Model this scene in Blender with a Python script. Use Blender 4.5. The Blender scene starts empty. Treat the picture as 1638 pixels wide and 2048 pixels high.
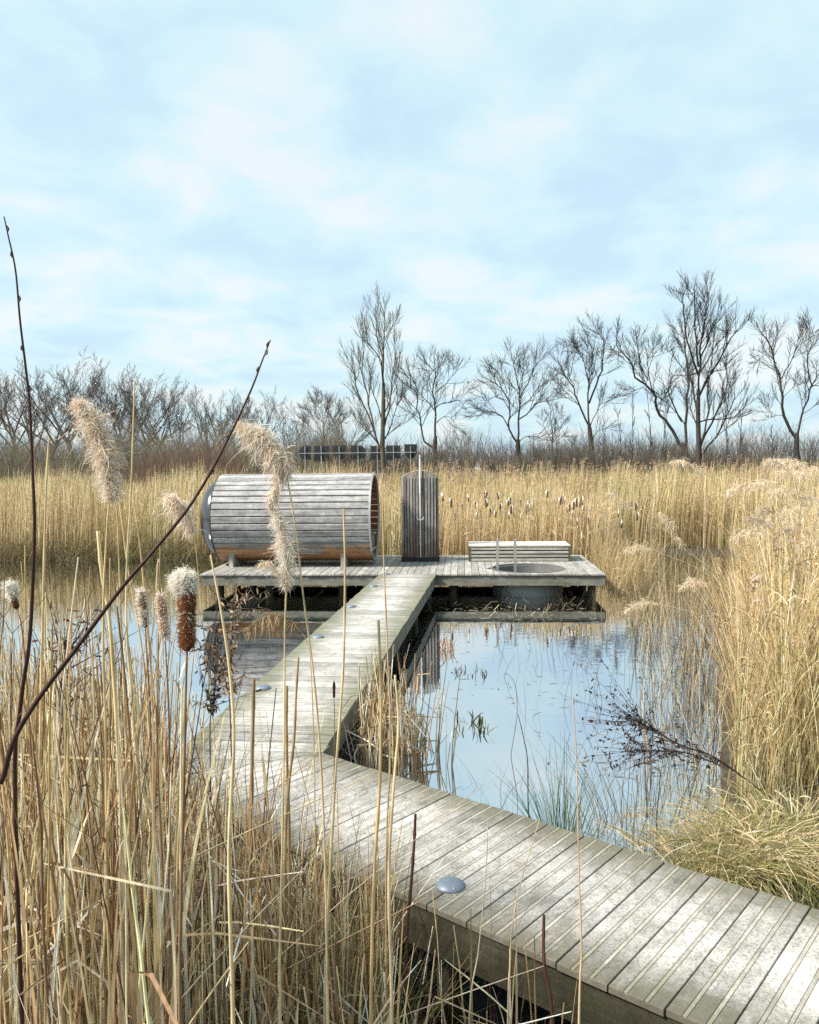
import bpy, math, random
import numpy as np
from mathutils import Vector, Matrix
R = math.radians
rng = np.random.default_rng(7)
random.seed(7)
scene = bpy.context.scene
C = scene.collection

# ------------------------------------------------------------------ camera, world, sun, exposure
FPX, IW, IH, CAMZ, HORIZON, ROLL = 1640., 1638., 2048., 2.75, 925., .6
PITCH = math.atan((IH / 2 - HORIZON) / FPX)
fwd = np.array([0, math.cos(PITCH), -math.sin(PITCH)])
_r = np.array([1., 0, 0]); _u = np.cross(_r, fwd)
rgt = _r * math.cos(R(ROLL)) - _u * math.sin(R(ROLL))
upv = _u * math.cos(R(ROLL)) + _r * math.sin(R(ROLL))
cam_d = bpy.data.cameras.new('camera'); cam = bpy.data.objects.new('camera', cam_d); C.objects.link(cam)
cam_d.sensor_fit = 'HORIZONTAL'; cam_d.sensor_width = 36; cam_d.lens = 36 * FPX / IW
cam_d.clip_start = .05; cam_d.clip_end = 6000
M = Matrix(((rgt[0], upv[0], -fwd[0], 0), (rgt[1], upv[1], -fwd[1], 0), (rgt[2], upv[2], -fwd[2], CAMZ), (0, 0, 0, 1)))
cam.matrix_world = M
scene.camera = cam
SUN_EL, SUN_AZ = 44., 252.          # azimuth from +Y clockwise: high on the left
EXPOSURE = 0.92
scene.view_settings.view_transform = 'Standard'; scene.view_settings.look = 'None'
scene.view_settings.exposure = EXPOSURE; scene.view_settings.gamma = 1; scene.view_settings.use_curve_mapping = False
scene.cycles.max_bounces = 4; scene.cycles.diffuse_bounces = 2; scene.cycles.glossy_bounces = 3
scene.cycles.transparent_max_bounces = 4; scene.cycles.transmission_bounces = 2
scene.cycles.use_denoising = False; scene.cycles.sample_clamp_indirect = 1.5; scene.cycles.blur_glossy = 1.; scene.cycles.caustics_reflective = False; scene.cycles.caustics_refractive = False
try: scene.cycles.denoiser = 'OPENIMAGEDENOISE'
except Exception: pass

world = bpy.data.worlds.new('World'); scene.world = world; world.use_nodes = True
nt = world.node_tree; nt.nodes.clear()
def N(nt, typ, **kw):
    n = nt.nodes.new(typ)
    for k, v in kw.items():
        if k == 'inp':
            for kk, vv in v.items(): n.inputs[kk].default_value = vv
        else: setattr(n, k, v)
    return n
def ramp(nt, stops, fac=None, interp='LINEAR'):
    n = nt.nodes.new('ShaderNodeValToRGB'); cr = n.color_ramp; cr.interpolation = interp
    while len(cr.elements) < len(stops): cr.elements.new(.5)
    for e, (p, c) in zip(cr.elements, stops):
        e.position = p; e.color = (*c, 1) if len(c) == 3 else c
    if fac is not None: nt.links.new(fac, n.inputs['Fac'])
    return n
L = nt.links.new
out = N(nt, 'ShaderNodeOutputWorld'); bg = N(nt, 'ShaderNodeBackground'); bg.inputs['Strength'].default_value = .93
sky = N(nt, 'ShaderNodeTexSky', sky_type='NISHITA', sun_disc=False, sun_elevation=R(SUN_EL), sun_rotation=R(SUN_AZ), air_density=1, dust_density=2.5)
sc_ = N(nt, 'ShaderNodeVectorMath', operation='SCALE'); sc_.inputs['Scale'].default_value = .09; L(sky.outputs[0], sc_.inputs[0])
tc = N(nt, 'ShaderNodeTexCoord'); sep = N(nt, 'ShaderNodeSeparateXYZ'); L(tc.outputs['Generated'], sep.inputs[0])
zc = N(nt, 'ShaderNodeMath', operation='MAXIMUM'); L(sep.outputs['Z'], zc.inputs[0]); zc.inputs[1].default_value = 0
za = N(nt, 'ShaderNodeMath', operation='ADD'); L(zc.outputs[0], za.inputs[0]); za.inputs[1].default_value = .22
dx = N(nt, 'ShaderNodeMath', operation='DIVIDE'); L(sep.outputs['X'], dx.inputs[0]); L(za.outputs[0], dx.inputs[1])
dy = N(nt, 'ShaderNodeMath', operation='DIVIDE'); L(sep.outputs['Y'], dy.inputs[0]); L(za.outputs[0], dy.inputs[1])
cmb = N(nt, 'ShaderNodeCombineXYZ'); L(dx.outputs[0], cmb.inputs['X']); L(dy.outputs[0], cmb.inputs['Y'])
n1 = N(nt, 'ShaderNodeTexNoise', inp={'Scale': 1.15, 'Detail': 4, 'Roughness': .5, 'Distortion': .6}); L(cmb.outputs[0], n1.inputs['Vector'])
n2 = N(nt, 'ShaderNodeTexNoise', inp={'Scale': 3.6, 'Detail': 5, 'Roughness': .55, 'Distortion': .4}); L(cmb.outputs[0], n2.inputs['Vector'])
mx = N(nt, 'ShaderNodeMath', operation='MULTIPLY_ADD'); L(n2.outputs['Fac'], mx.inputs[0]); mx.inputs[1].default_value = .5
m0 = N(nt, 'ShaderNodeMath', operation='MULTIPLY'); L(n1.outputs['Fac'], m0.inputs[0]); m0.inputs[1].default_value = .5; L(m0.outputs[0], mx.inputs[2])
cl = ramp(nt, [(.40, (.375, .50, .592)), (.49, (.425, .56, .60)), (.58, (.53, .585, .60))], mx.outputs[0])
mixs = N(nt, 'ShaderNodeMix', data_type='RGBA'); mixs.inputs['Factor'].default_value = .86
L(sc_.outputs[0], mixs.inputs['A']); L(cl.outputs[0], mixs.inputs['B'])
L(mixs.outputs['Result'], bg.inputs['Color']); L(bg.outputs[0], out.inputs[0])

sun_d = bpy.data.lights.new('sun', 'SUN'); sun = bpy.data.objects.new('sun', sun_d); C.objects.link(sun)
sun_d.energy = 4.8; sun_d.angle = R(9); sun_d.color = (1, .925, .84)
sdir = Vector((math.sin(R(SUN_AZ)) * math.cos(R(SUN_EL)), math.cos(R(SUN_AZ)) * math.cos(R(SUN_EL)), math.sin(R(SUN_EL))))
sun.rotation_euler = (-sdir).to_track_quat('-Z', 'Y').to_euler(); sun.location = (0, 0, 40)

# ------------------------------------------------------------------ helpers
def ray(x, y):
    return fwd + rgt * (x - IW / 2) / FPX - upv * (y - IH / 2) / FPX
def at(x, y, z):                      # the point of height z that the photograph shows at pixel x, y
    d = ray(x, y); t = (z - CAMZ) / d[2]; return np.array([d[0] * t, d[1] * t, z])
def atY(x, y, Y):                     # the point at distance Y
    d = ray(x, y); t = Y / d[1]; return np.array([d[0] * t, Y, CAMZ + d[2] * t])
def tag(o, label=None, cat=None, group=None, kind=None):
    if label: o['label'] = label
    if cat: o['category'] = cat
    if group: o['group'] = group
    if kind: o['kind'] = kind
    return o
def empty(name, loc=(0, 0, 0), rz=0., parent=None):
    o = bpy.data.objects.new(name, None); C.objects.link(o); o.location = loc; o.rotation_euler = (0, 0, rz)
    o.empty_display_size = .1; o.parent = parent; return o
def link(name, me, parent=None, loc=(0, 0, 0), rot=(0, 0, 0)):
    o = bpy.data.objects.new(name, me); C.objects.link(o); o.parent = parent; o.location = loc; o.rotation_euler = rot
    return o
def new_mesh(name, V, F, mat=None, smooth=False, mats=None, mi=None):
    me = bpy.data.meshes.new(name); me.from_pydata([tuple(v) for v in V], [], F)
    for m in (mats or ([mat] if mat else [])): me.materials.append(m)
    if mi is not None: me.polygons.foreach_set('material_index', mi)
    if smooth: me.polygons.foreach_set('use_smooth', [True] * len(me.polygons))
    me.update(); return me
def quads_mesh(name, V, Q, mat, tint=None, smooth=False):
    V = np.asarray(V, np.float32).reshape(-1, 3); Q = np.asarray(Q, np.int32).reshape(-1, 4)
    me = bpy.data.meshes.new(name)
    me.vertices.add(len(V)); me.vertices.foreach_set('co', V.ravel())
    me.loops.add(Q.size); me.loops.foreach_set('vertex_index', Q.ravel())
    me.polygons.add(len(Q)); me.polygons.foreach_set('loop_start', np.arange(0, Q.size, 4, dtype=np.int32))
    if smooth: me.polygons.foreach_set('use_smooth', np.ones(len(Q), bool))
    if tint is not None:
        a = me.attributes.new('tint', 'FLOAT_COLOR', 'POINT')
        a.data.foreach_set('color', np.hstack([tint, np.ones((len(tint), 1))]).astype(np.float32).ravel())
    me.materials.append(mat); me.update(calc_edges=True); me.validate(); return me
class MB:                               # collects pieces that belong to ONE object
    def __init__(s): s.V = []; s.F = []; s.mi = []
    def add(s, V, F, m=0):
        o = len(s.V); s.V += [tuple(v) for v in V]; s.F += [tuple(i + o for i in f) for f in F]; s.mi += [m] * len(F)
    def box(s, c, sz, m=0, rz=0., ch=0.):
        x, y, z = [d / 2 for d in sz]; ca, sa = math.cos(rz), math.sin(rz)
        V = [(c[0] + ca * i * x - sa * j * y, c[1] + sa * i * x + ca * j * y, c[2] + k * z) for i in (-1, 1) for j in (-1, 1) for k in (-1, 1)]
        s.add(V, [(0, 1, 3, 2), (4, 6, 7, 5), (0, 4, 5, 1), (2, 3, 7, 6), (0, 2, 6, 4), (1, 5, 7, 3)], m)
    def tube(s, P, r, n=8, m=0, cap=True):
        P = np.asarray(P, float); r = np.broadcast_to(r, len(P))
        T = np.gradient(P, axis=0); T /= np.linalg.norm(T, axis=1)[:, None] + 1e-9
        ref = np.array([0, 0, 1.]) if abs(T[0][2]) < .8 else np.array([1., 0, 0])
        V = []
        for p, t, q in zip(P, T, r):
            a = np.cross(t, ref); a /= np.linalg.norm(a) + 1e-9; b = np.cross(t, a)
            V += [p + q * (math.cos(2 * math.pi * k / n) * a + math.sin(2 * math.pi * k / n) * b) for k in range(n)]
        F = [(i * n + k, i * n + (k + 1) % n, (i + 1) * n + (k + 1) % n, (i + 1) * n + k) for i in range(len(P) - 1) for k in range(n)]
        if cap: F += [tuple(range(n)), tuple((len(P) - 1) * n + k for k in reversed(range(n)))]
        s.add(V, F, m)
    def lathe(s, prof, n=24, c=(0, 0, 0), m=0):
        V = [(c[0] + r * math.cos(2 * math.pi * k / n), c[1] + r * math.sin(2 * math.pi * k / n), c[2] + z) for r, z in prof for k in range(n)]
        F = [(i * n + k, i * n + (k + 1) % n, (i + 1) * n + (k + 1) % n, (i + 1) * n + k) for i in range(len(prof) - 1) for k in range(n)]
        s.add(V, F, m)
    def mesh(s, name, mats, smooth=False):
        mats = mats if isinstance(mats, (list, tuple)) else [mats]
        return new_mesh(name, s.V, s.F, mats=mats, mi=s.mi, smooth=smooth)
    def obj(s, name, mats, parent=None, loc=(0, 0, 0), rot=(0, 0, 0), smooth=False):
        return link(name, s.mesh(name, mats, smooth), parent, loc, rot)
def clip(poly, p, n):                   # keep the side of the line through p where dot(q-p, n) >= 0
    res = []
    for i in range(len(poly)):
        a, b = poly[i], poly[(i + 1) % len(poly)]
        da = (a[0] - p[0]) * n[0] + (a[1] - p[1]) * n[1]; db = (b[0] - p[0]) * n[0] + (b[1] - p[1]) * n[1]
        if da >= 0: res.append(a)
        if (da >= 0) != (db >= 0):
            t = da / (da - db); res.append((a[0] + t * (b[0] - a[0]), a[1] + t * (b[1] - a[1])))
    return res
def inset(poly, d):
    n = len(poly); res = []
    for i in range(n):
        a, b, c = np.array(poly[i - 1]), np.array(poly[i]), np.array(poly[(i + 1) % n])
        e1 = b - a; e2 = c - b; l1 = np.linalg.norm(e1); l2 = np.linalg.norm(e2)
        if l1 < 1e-6 or l2 < 1e-6: res.append(tuple(b)); continue
        e1 /= l1; e2 /= l2; n1 = np.array([-e1[1], e1[0]]); n2 = np.array([-e2[1], e2[0]])
        k = 1 + n1 @ n2; res.append(tuple(b + (n1 + n2) * d / max(k, .3)))
    return res
def prism(mb, poly, z0, z1, ch=.003, m=0):   # ccw polygon, chamfered upper edge
    n = len(poly); ip = inset(poly, ch)
    V = [(*p, z0) for p in poly] + [(*p, z1 - ch) for p in poly] + [(*p, z1) for p in ip]
    F = [tuple(reversed(range(n))), tuple(range(2 * n, 3 * n))]
    for l in (0, 1): F += [(l * n + i, l * n + (i + 1) % n, (l + 1) * n + (i + 1) % n, (l + 1) * n + i) for i in range(n)]
    mb.add(V, F, m)
def strands(P, w, sides=0, facing=None):
    """P (N,S,3) paths, w (N,S) half widths -> V, Q. sides=0: flat ribbons, else tubes."""
    P = np.asarray(P, float); n, S, _ = P.shape
    T = np.gradient(P, axis=1); T /= np.linalg.norm(T, axis=2)[..., None] + 1e-9
    if facing is None:
        a = rng.uniform(0, 2 * np.pi, n); facing = np.stack([np.cos(a), np.sin(a), .05 * np.ones(n)], 1)
    A = np.cross(T, facing[:, None, :]); nl = np.linalg.norm(A, axis=2)[..., None]
    A = np.where(nl < 1e-3, np.array([1., 0, 0]), A / (nl + 1e-9))
    w = np.broadcast_to(w, (n, S))[..., None]
    if sides == 0:
        V = np.stack([P - A * w, P + A * w], 2); k = 2
        b = (np.arange(n)[:, None] * S + np.arange(S - 1)[None]) * 2
        Q = np.stack([b, b + 1, b + 3, b + 2], -1).reshape(-1, 4)
    else:
        B = np.cross(T, A); k = sides
        th = 2 * np.pi * np.arange(k) / k
        V = P[:, :, None, :] + w[:, :, None] * (np.cos(th)[None, None, :, None] * A[:, :, None, :] + np.sin(th)[None, None, :, None] * B[:, :, None, :])
        b = (np.arange(n)[:, None] * S + np.arange(S - 1)[None]) * k
        Q = np.concatenate([np.stack([b + j, b + (j + 1) % k, b + k + (j + 1) % k, b + k + j], -1).reshape(-1, 4) for j in range(k)])
    return V.reshape(-1, 3), Q, S * k
class Strands:
    def __init__(s): s.V = []; s.Q = []; s.T = []; s.n = 0
    def add(s, P, w, tint, sides=0, facing=None):
        V, Q, per = strands(P, w, sides, facing)
        s.V.append(V); s.Q.append(Q + s.n); s.n += len(V)
        t = np.asarray(tint, float)
        if t.ndim == 1: t = np.broadcast_to(t, (len(P), 3))
        s.T.append(np.repeat(t, per, 0))
    def obj(s, name, mat, parent=None, smooth=True):
        me = quads_mesh(name, np.concatenate(s.V), np.concatenate(s.Q), mat, np.concatenate(s.T), smooth)
        return link(name, me, parent)
def stem_paths(base, h, lean, S=4, power=1.6, droop=None):
    """near vertical curves: base (N,3), h (N,), lean (N,2) sideways shift at the tip in units of h"""
    t = np.linspace(0, 1, S)[None, :, None]
    P = base[:, None, :] + np.zeros((1, S, 1))
    P = P + np.concatenate([lean[:, None, :] * h[:, None, None] * t ** power, h[:, None, None] * t], 2)
    if droop is not None: P[:, :, 2] -= (droop[:, None] * h[:, None]) * np.linspace(0, 1, S)[None] ** 3
    return P
def pick(cols, n, p=None, jit=.08):
    cols = np.asarray(cols, float); c = cols[rng.choice(len(cols), n, p=p)]
    return np.clip(c * (1 + rng.normal(0, jit, (n, 1))) * (1 + rng.normal(0, jit * .3, (n, 3))), .005, .95)
def smooth_poly(P, n):
    P = np.asarray(P, float); m = len(P)
    if m < 3: return np.array([P[0] + (P[-1] - P[0]) * t for t in np.linspace(0, 1, n)])
    Q = np.vstack([2 * P[0] - P[1], P, 2 * P[-1] - P[-2]]); res = []
    for u in np.linspace(0, m - 1 - 1e-6, n):
        i = int(u); t = u - i; a, b, c, d = Q[i:i + 4]
        res.append(.5 * ((2 * b) + (-a + c) * t + (2 * a - 5 * b + 4 * c - d) * t * t + (-a + 3 * b - 3 * c + d) * t ** 3))
    return np.array(res)

# ------------------------------------------------------------------ materials
def mat_new(name):
    m = bpy.data.materials.new(name); m.use_nodes = True; nt = m.node_tree
    return m, nt, nt.nodes['Principled BSDF'], nt.nodes['Material Output']
def simple(name, col, rough=.6, metal=0., noise=None, bump=0.):
    m, nt, p, o = mat_new(name); L = nt.links.new
    p.inputs['Roughness'].default_value = rough; p.inputs['Metallic'].default_value = metal
    tcn = N(nt, 'ShaderNodeTexCoord'); sc, amt = noise or (6., .25)
    nz = N(nt, 'ShaderNodeTexNoise', inp={'Scale': sc, 'Detail': 6, 'Roughness': .6}); L(tcn.outputs['Object'], nz.inputs['Vector'])
    a = tuple(max(0, c * (1 - amt)) for c in col); b = tuple(min(1, c * (1 + amt)) for c in col)
    rp = ramp(nt, [(.3, a), (.7, b)], nz.outputs['Fac']); L(rp.outputs[0], p.inputs['Base Color'])
    if bump:
        bn = N(nt, 'ShaderNodeBump', inp={'Strength': bump, 'Distance': .02}); L(nz.outputs['Fac'], bn.inputs['Height']); L(bn.outputs[0], p.inputs['Normal'])
    return m
def wood(name, light, dark, along='X', green=None, green_amt=.5, ends=None, grain=34., patch=None, rough=.75, vary=.22, worn=None, speck=0.):
    """weathered timber. ends=(half length, reach): algae creeping in from the plank ends; worn: bleached tone in the middle"""
    m, nt, p, o = mat_new(name); L = nt.links.new; p.inputs['Roughness'].default_value = rough
    p.inputs['Specular IOR Level'].default_value = .3
    tcn = N(nt, 'ShaderNodeTexCoord'); oi = N(nt, 'ShaderNodeObjectInfo')
    off = N(nt, 'ShaderNodeVectorMath', operation='MULTIPLY_ADD'); L(oi.outputs['Random'], off.inputs[0]); off.inputs[1].default_value = (37, 91, 53); L(tcn.outputs['Object'], off.inputs[2])
    mp = N(nt, 'ShaderNodeMapping'); s = {'X': (1.6, grain, grain), 'Y': (grain, 1.6, grain), 'Z': (grain, grain, 1.6)}[along]
    mp.inputs['Scale'].default_value = s; L(off.outputs[0], mp.inputs['Vector'])
    g = N(nt, 'ShaderNodeTexNoise', inp={'Scale': 1.0, 'Detail': 5, 'Roughness': .65, 'Distortion': .3}); L(mp.outputs[0], g.inputs['Vector'])
    b = N(nt, 'ShaderNodeTexNoise', inp={'Scale': 4.5, 'Detail': 5, 'Roughness': .6}); L(off.outputs[0], b.inputs['Vector'])
    cr = ramp(nt, [(.25, dark), (.5, tuple((x * .45 + y * .55) for x, y in zip(dark, light))), (.72, light)], g.outputs['Fac'])
    col = cr.outputs[0]
    if worn:
        half, wcol, amt = worn; sp2 = N(nt, 'ShaderNodeSeparateXYZ'); L(tcn.outputs['Object'], sp2.inputs[0])
        ab2 = N(nt, 'ShaderNodeMath', operation='ABSOLUTE'); L(sp2.outputs[along], ab2.inputs[0])
        wz = N(nt, 'ShaderNodeTexNoise', inp={'Scale': 3.2, 'Detail': 8, 'Roughness': .72}); L(off.outputs[0], wz.inputs['Vector'])
        wn = N(nt, 'ShaderNodeMath', operation='MULTIPLY_ADD'); L(wz.outputs['Fac'], wn.inputs[0]); wn.inputs[1].default_value = .8; L(ab2.outputs[0], wn.inputs[2])
        wr = ramp(nt, [(.48, (amt,) * 3), (.48 + half * .75, (0, 0, 0))], wn.outputs[0])
        wm = N(nt, 'ShaderNodeMix', data_type='RGBA'); L(wr.outputs[0], wm.inputs['Factor']); L(col, wm.inputs['A']); wm.inputs['B'].default_value = (*wcol, 1); col = wm.outputs['Result']
    bl = ramp(nt, [(.3, (.72, .72, .72)), (.65, (1.06, 1.06, 1.06))], b.outputs['Fac'])
    mm = N(nt, 'ShaderNodeMix', data_type='RGBA', blend_type='MULTIPLY'); mm.inputs['Factor'].default_value = 1; L(col, mm.inputs['A']); L(bl.outputs[0], mm.inputs['B']); col = mm.outputs['Result']
    if speck:
        s1 = N(nt, 'ShaderNodeTexNoise', inp={'Scale': 75., 'Detail': 3, 'Roughness': .7}); L(off.outputs[0], s1.inputs['Vector'])
        s2 = N(nt, 'ShaderNodeTexNoise', inp={'Scale': 7., 'Detail': 8, 'Roughness': .72, 'Distortion': .5}); L(off.outputs[0], s2.inputs['Vector'])
        r1 = ramp(nt, [(.36, (1 - speck,) * 3), (.52, (1, 1, 1))], s1.outputs['Fac']); r2 = ramp(nt, [(.36, (1 - speck * .8, 1 - speck * .82, 1 - speck * .9)), (.56, (1.04, 1.04, 1.04))], s2.outputs['Fac'])
        for rr_ in (r1, r2):
            mq = N(nt, 'ShaderNodeMix', data_type='RGBA', blend_type='MULTIPLY'); mq.inputs['Factor'].default_value = 1; L(col, mq.inputs['A']); L(rr_.outputs[0], mq.inputs['B']); col = mq.outputs['Result']
    hv = N(nt, 'ShaderNodeMapRange', inp={'To Min': 1 - vary, 'To Max': 1 + vary}); L(oi.outputs['Random'], hv.inputs['Value'])
    sv = N(nt, 'ShaderNodeVectorMath', operation='SCALE'); L(col, sv.inputs[0]); L(hv.outputs[0], sv.inputs['Scale']); col = sv.outputs[0]
    if green:
        geo = N(nt, 'ShaderNodeNewGeometry')
        gn = N(nt, 'ShaderNodeTexNoise', inp={'Scale': 2.6, 'Detail': 9, 'Roughness': .74}); L(off.outputs[0], gn.inputs['Vector'])
        fac = gn.outputs['Fac']
        if ends:
            half, reach = ends; sp = N(nt, 'ShaderNodeSeparateXYZ'); L(tcn.outputs['Object'], sp.inputs[0])
            ab = N(nt, 'ShaderNodeMath', operation='ABSOLUTE'); L(sp.outputs[along], ab.inputs[0])
            mr = N(nt, 'ShaderNodeMapRange', inp={'From Min': half - reach, 'From Max': half, 'To Min': -.17, 'To Max': .22}); mr.clamp = True; L(ab.outputs[0], mr.inputs['Value'])
            ad = N(nt, 'ShaderNodeMath', operation='ADD'); L(fac, ad.inputs[0]); L(mr.outputs[0], ad.inputs[1]); fac = ad.outputs[0]
        fr = ramp(nt, [(.44, (0, 0, 0)), (.72, (green_amt,) * 3)], fac)
        gm = N(nt, 'ShaderNodeMix', data_type='RGBA'); L(fr.outputs[0], gm.inputs['Factor']); L(col, gm.inputs['A']); gm.inputs['B'].default_value = (*green, 1); col = gm.outputs['Result']
    if patch: col = patch(nt, col)
    L(col, p.inputs['Base Color'])
    bn = N(nt, 'ShaderNodeBump', inp={'Strength': .35, 'Distance': .004}); L(g.outputs['Fac'], bn.inputs['Height']); L(bn.outputs[0], p.inputs['Normal'])
    return m
def tinted(name, rough=.7, trans=.25, vein=0.):
    m, nt, p, o = mat_new(name); L = nt.links.new; p.inputs['Roughness'].default_value = rough
    p.inputs['Specular IOR Level'].default_value = .25
    at_ = N(nt, 'ShaderNodeAttribute', attribute_name='tint'); col = at_.outputs['Color']
    if vein:
        tcn = N(nt, 'ShaderNodeTexCoord'); mp = N(nt, 'ShaderNodeMapping'); mp.inputs['Scale'].default_value = (60, 60, 9); L(tcn.outputs['Object'], mp.inputs['Vector'])
        nz = N(nt, 'ShaderNodeTexNoise', inp={'Scale': 1, 'Detail': 4}); L(mp.outputs[0], nz.inputs['Vector'])
        rp = ramp(nt, [(.3, (1 - vein,) * 3), (.65, (1.1,) * 3)], nz.outputs['Fac'])
        mm = N(nt, 'ShaderNodeMix', data_type='RGBA', blend_type='MULTIPLY'); mm.inputs['Factor'].default_value = 1; L(col, mm.inputs['A']); L(rp.outputs[0], mm.inputs['B']); col = mm.outputs['Result']
    L(col, p.inputs['Base Color'])
    if trans:
        tr = N(nt, 'ShaderNodeBsdfTranslucent'); L(col, tr.inputs['Color']); ms = N(nt, 'ShaderNodeMixShader'); ms.inputs[0].default_value = trans
        L(p.outputs[0], ms.inputs[1]); L(tr.outputs[0], ms.inputs[2]); L(ms.outputs[0], o.inputs['Surface'])
    return m
DECK_LIGHT = (.42, .40, .37); DECK_DARK = (.16, .15, .125); ALGAE = (.15, .155, .085)
M_deck = wood('weathered_deck_board', DECK_LIGHT, DECK_DARK, 'X', green=(.115, .108, .075), green_amt=.88, ends=(.6, .40), grain=26, worn=(.6, (.57, .555, .525), .78), speck=.45)
M_walk = wood('weathered_walkway_board', (.42, .41, .38), (.14, .137, .12), 'X', green=(.13, .138, .08), green_amt=.82, ends=(.57, .40), grain=30, vary=.28, worn=(.57, (.53, .525, .50), .7), speck=.4)
M_plat = wood('weathered_platform_board', (.50, .49, .46), (.2, .195, .185), 'Y', green=(.2, .2, .14), green_amt=.5, grain=30, vary=.25, speck=.35)
M_strip = wood('grip_strip', (.46, .44, .38), (.30, .285, .235), 'X', green=(.16, .15, .09), green_amt=.75, ends=(.6, .36), grain=18, rough=.95, speck=.3, vary=.06)
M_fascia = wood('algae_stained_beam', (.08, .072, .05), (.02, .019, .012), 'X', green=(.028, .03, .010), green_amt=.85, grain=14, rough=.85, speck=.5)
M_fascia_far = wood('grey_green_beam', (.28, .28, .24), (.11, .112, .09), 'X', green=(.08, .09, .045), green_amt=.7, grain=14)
M_post = wood('dark_wet_post', (.12, .11, .075), (.03, .03, .02), 'Z', green=(.1, .1, .04), green_amt=.6, grain=20)
M_screw = simple('zinc_screw', (.7, .7, .68), .35, .8)
def barrel_patch(nt, col):
    L = nt.links.new; geo = N(nt, 'ShaderNodeNewGeometry'); sp = N(nt, 'ShaderNodeSeparateXYZ'); L(geo.outputs['Position'], sp.inputs[0])
    mp = N(nt, 'ShaderNodeMapping'); mp.inputs['Scale'].default_value = (1.0, .4, 5); L(geo.outputs['Position'], mp.inputs['Vector'])
    nz = N(nt, 'ShaderNodeTexNoise', inp={'Scale': 1.1, 'Detail': 6, 'Roughness': .7}); L(mp.outputs[0], nz.inputs['Vector'])
    zr = N(nt, 'ShaderNodeMapRange', inp={'From Min': 1.32, 'From Max': .78, 'To Min': -.40, 'To Max': .20}); L(sp.outputs['Z'], zr.inputs['Value'])
    ad = N(nt, 'ShaderNodeMath', operation='ADD'); L(nz.outputs['Fac'], ad.inputs[0]); L(zr.outputs[0], ad.inputs[1])
    f = ramp(nt, [(.52, (0, 0, 0)), (.6, (1, 1, 1))], ad.outputs[0])
    oc = ramp(nt, [(.3, (.15, .065, .032)), (.5, (.36, .18, .085)), (.7, (.52, .34, .20))], nz.outputs['Fac'])
    mm = N(nt, 'ShaderNodeMix', data_type='RGBA'); L(f.outputs[0], mm.inputs['Factor']); L(col, mm.inputs['A']); L(oc.outputs[0], mm.inputs['B'])
    return mm.outputs['Result']
M_stave = wood('silver_weathered_stave', (.56, .555, .55), (.16, .157, .155), 'X', grain=16, vary=.28, speck=.3, patch=barrel_patch, rough=.55)
M_stave_in = wood('red_brown_cedar', (.30, .13, .07), (.11, .045, .025), 'X', grain=18, vary=.3)
def shower_patch(nt, col):
    L = nt.links.new; geo = N(nt, 'ShaderNodeNewGeometry'); sp = N(nt, 'ShaderNodeSeparateXYZ'); L(geo.outputs['Position'], sp.inputs[0])
    nz = N(nt, 'ShaderNodeTexNoise', inp={'Scale': 3.5, 'Detail': 5}); L(geo.outputs['Position'], nz.inputs['Vector'])
    zr = N(nt, 'ShaderNodeMapRange', inp={'From Min': 1.9, 'From Max': .6, 'To Min': -.4, 'To Max': .35}); L(sp.outputs['Z'], zr.inputs['Value'])
    ad = N(nt, 'ShaderNodeMath', operation='ADD'); L(nz.outputs['Fac'], ad.inputs[0]); L(zr.outputs[0], ad.inputs[1])
    f = ramp(nt, [(.42, (0, 0, 0)), (.85, (.85, .85, .85))], ad.outputs[0])
    mm = N(nt, 'ShaderNodeMix', data_type='RGBA'); L(f.outputs[0], mm.inputs['Factor']); L(col, mm.inputs['A']); mm.inputs['B'].default_value = (.12, .055, .03, 1)
    return mm.outputs['Result']
M_slat = wood('weathered_shower_slat', (.40, .375, .35), (.13, .115, .10), 'Z', grain=26, vary=.45, patch=shower_patch)
M_bench = wood('weathered_bench_slat', (.50, .49, .45), (.2, .195, .17), 'X', green=(.2, .2, .12), green_amt=.4, grain=24, vary=.2)
M_bench_top = wood('pale_bench_top', (.58, .57, .53), (.34, .33, .30), 'X', grain=24, vary=.1)
M_white = simple('white_enamel', (.62, .63, .63), .3, 0, (4, .05))
M_black = simple('black_plinth', (.012, .011, .01), .7)
M_steel = simple('brushed_steel', (.45, .45, .44), .42, .75, (14, .12))
M_tub = simple('grey_tub_shell', (.20, .22, .22), .6, 0, (3, .2), .1)
M_tub_in = simple('dark_tub_lining', (.11, .11, .105), .6, 0, (5, .3))
M_acryl = simple('smoked_acrylic', (.012, .012, .014), .16, 0, (2, .1)); M_acryl.node_tree.nodes['Principled BSDF'].inputs['IOR'].default_value = 2.1
M_lamp = simple('grey_blue_metal', (.17, .205, .25), .5, .35, (10, .12))
M_bark = simple('dark_bark', (.036, .030, .026), .9, 0, (5, .4), .4)
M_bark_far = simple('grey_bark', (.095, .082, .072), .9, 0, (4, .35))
M_bark_olive = simple('olive_bark', (.075, .066, .042), .85, 0, (4, .35), .3)
M_reed = tinted('dry_reed', .65, .3)
M_reed_near = tinted('dry_reed_near', .55, .25, vein=.4)
M_plume = tinted('seed_plume', .9, .4)
M_dark_sign = simple('sign_back', (.022, .024, .032), .55, .1, (3, .3))
M_post_grey = simple('galvanised_post', (.38, .39, .40), .5, .4)
M_blue = simple('blue_plate', (.03, .08, .32), .4)
M_green_rail = simple('pale_green_rail', (.38, .48, .42), .6)

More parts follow.
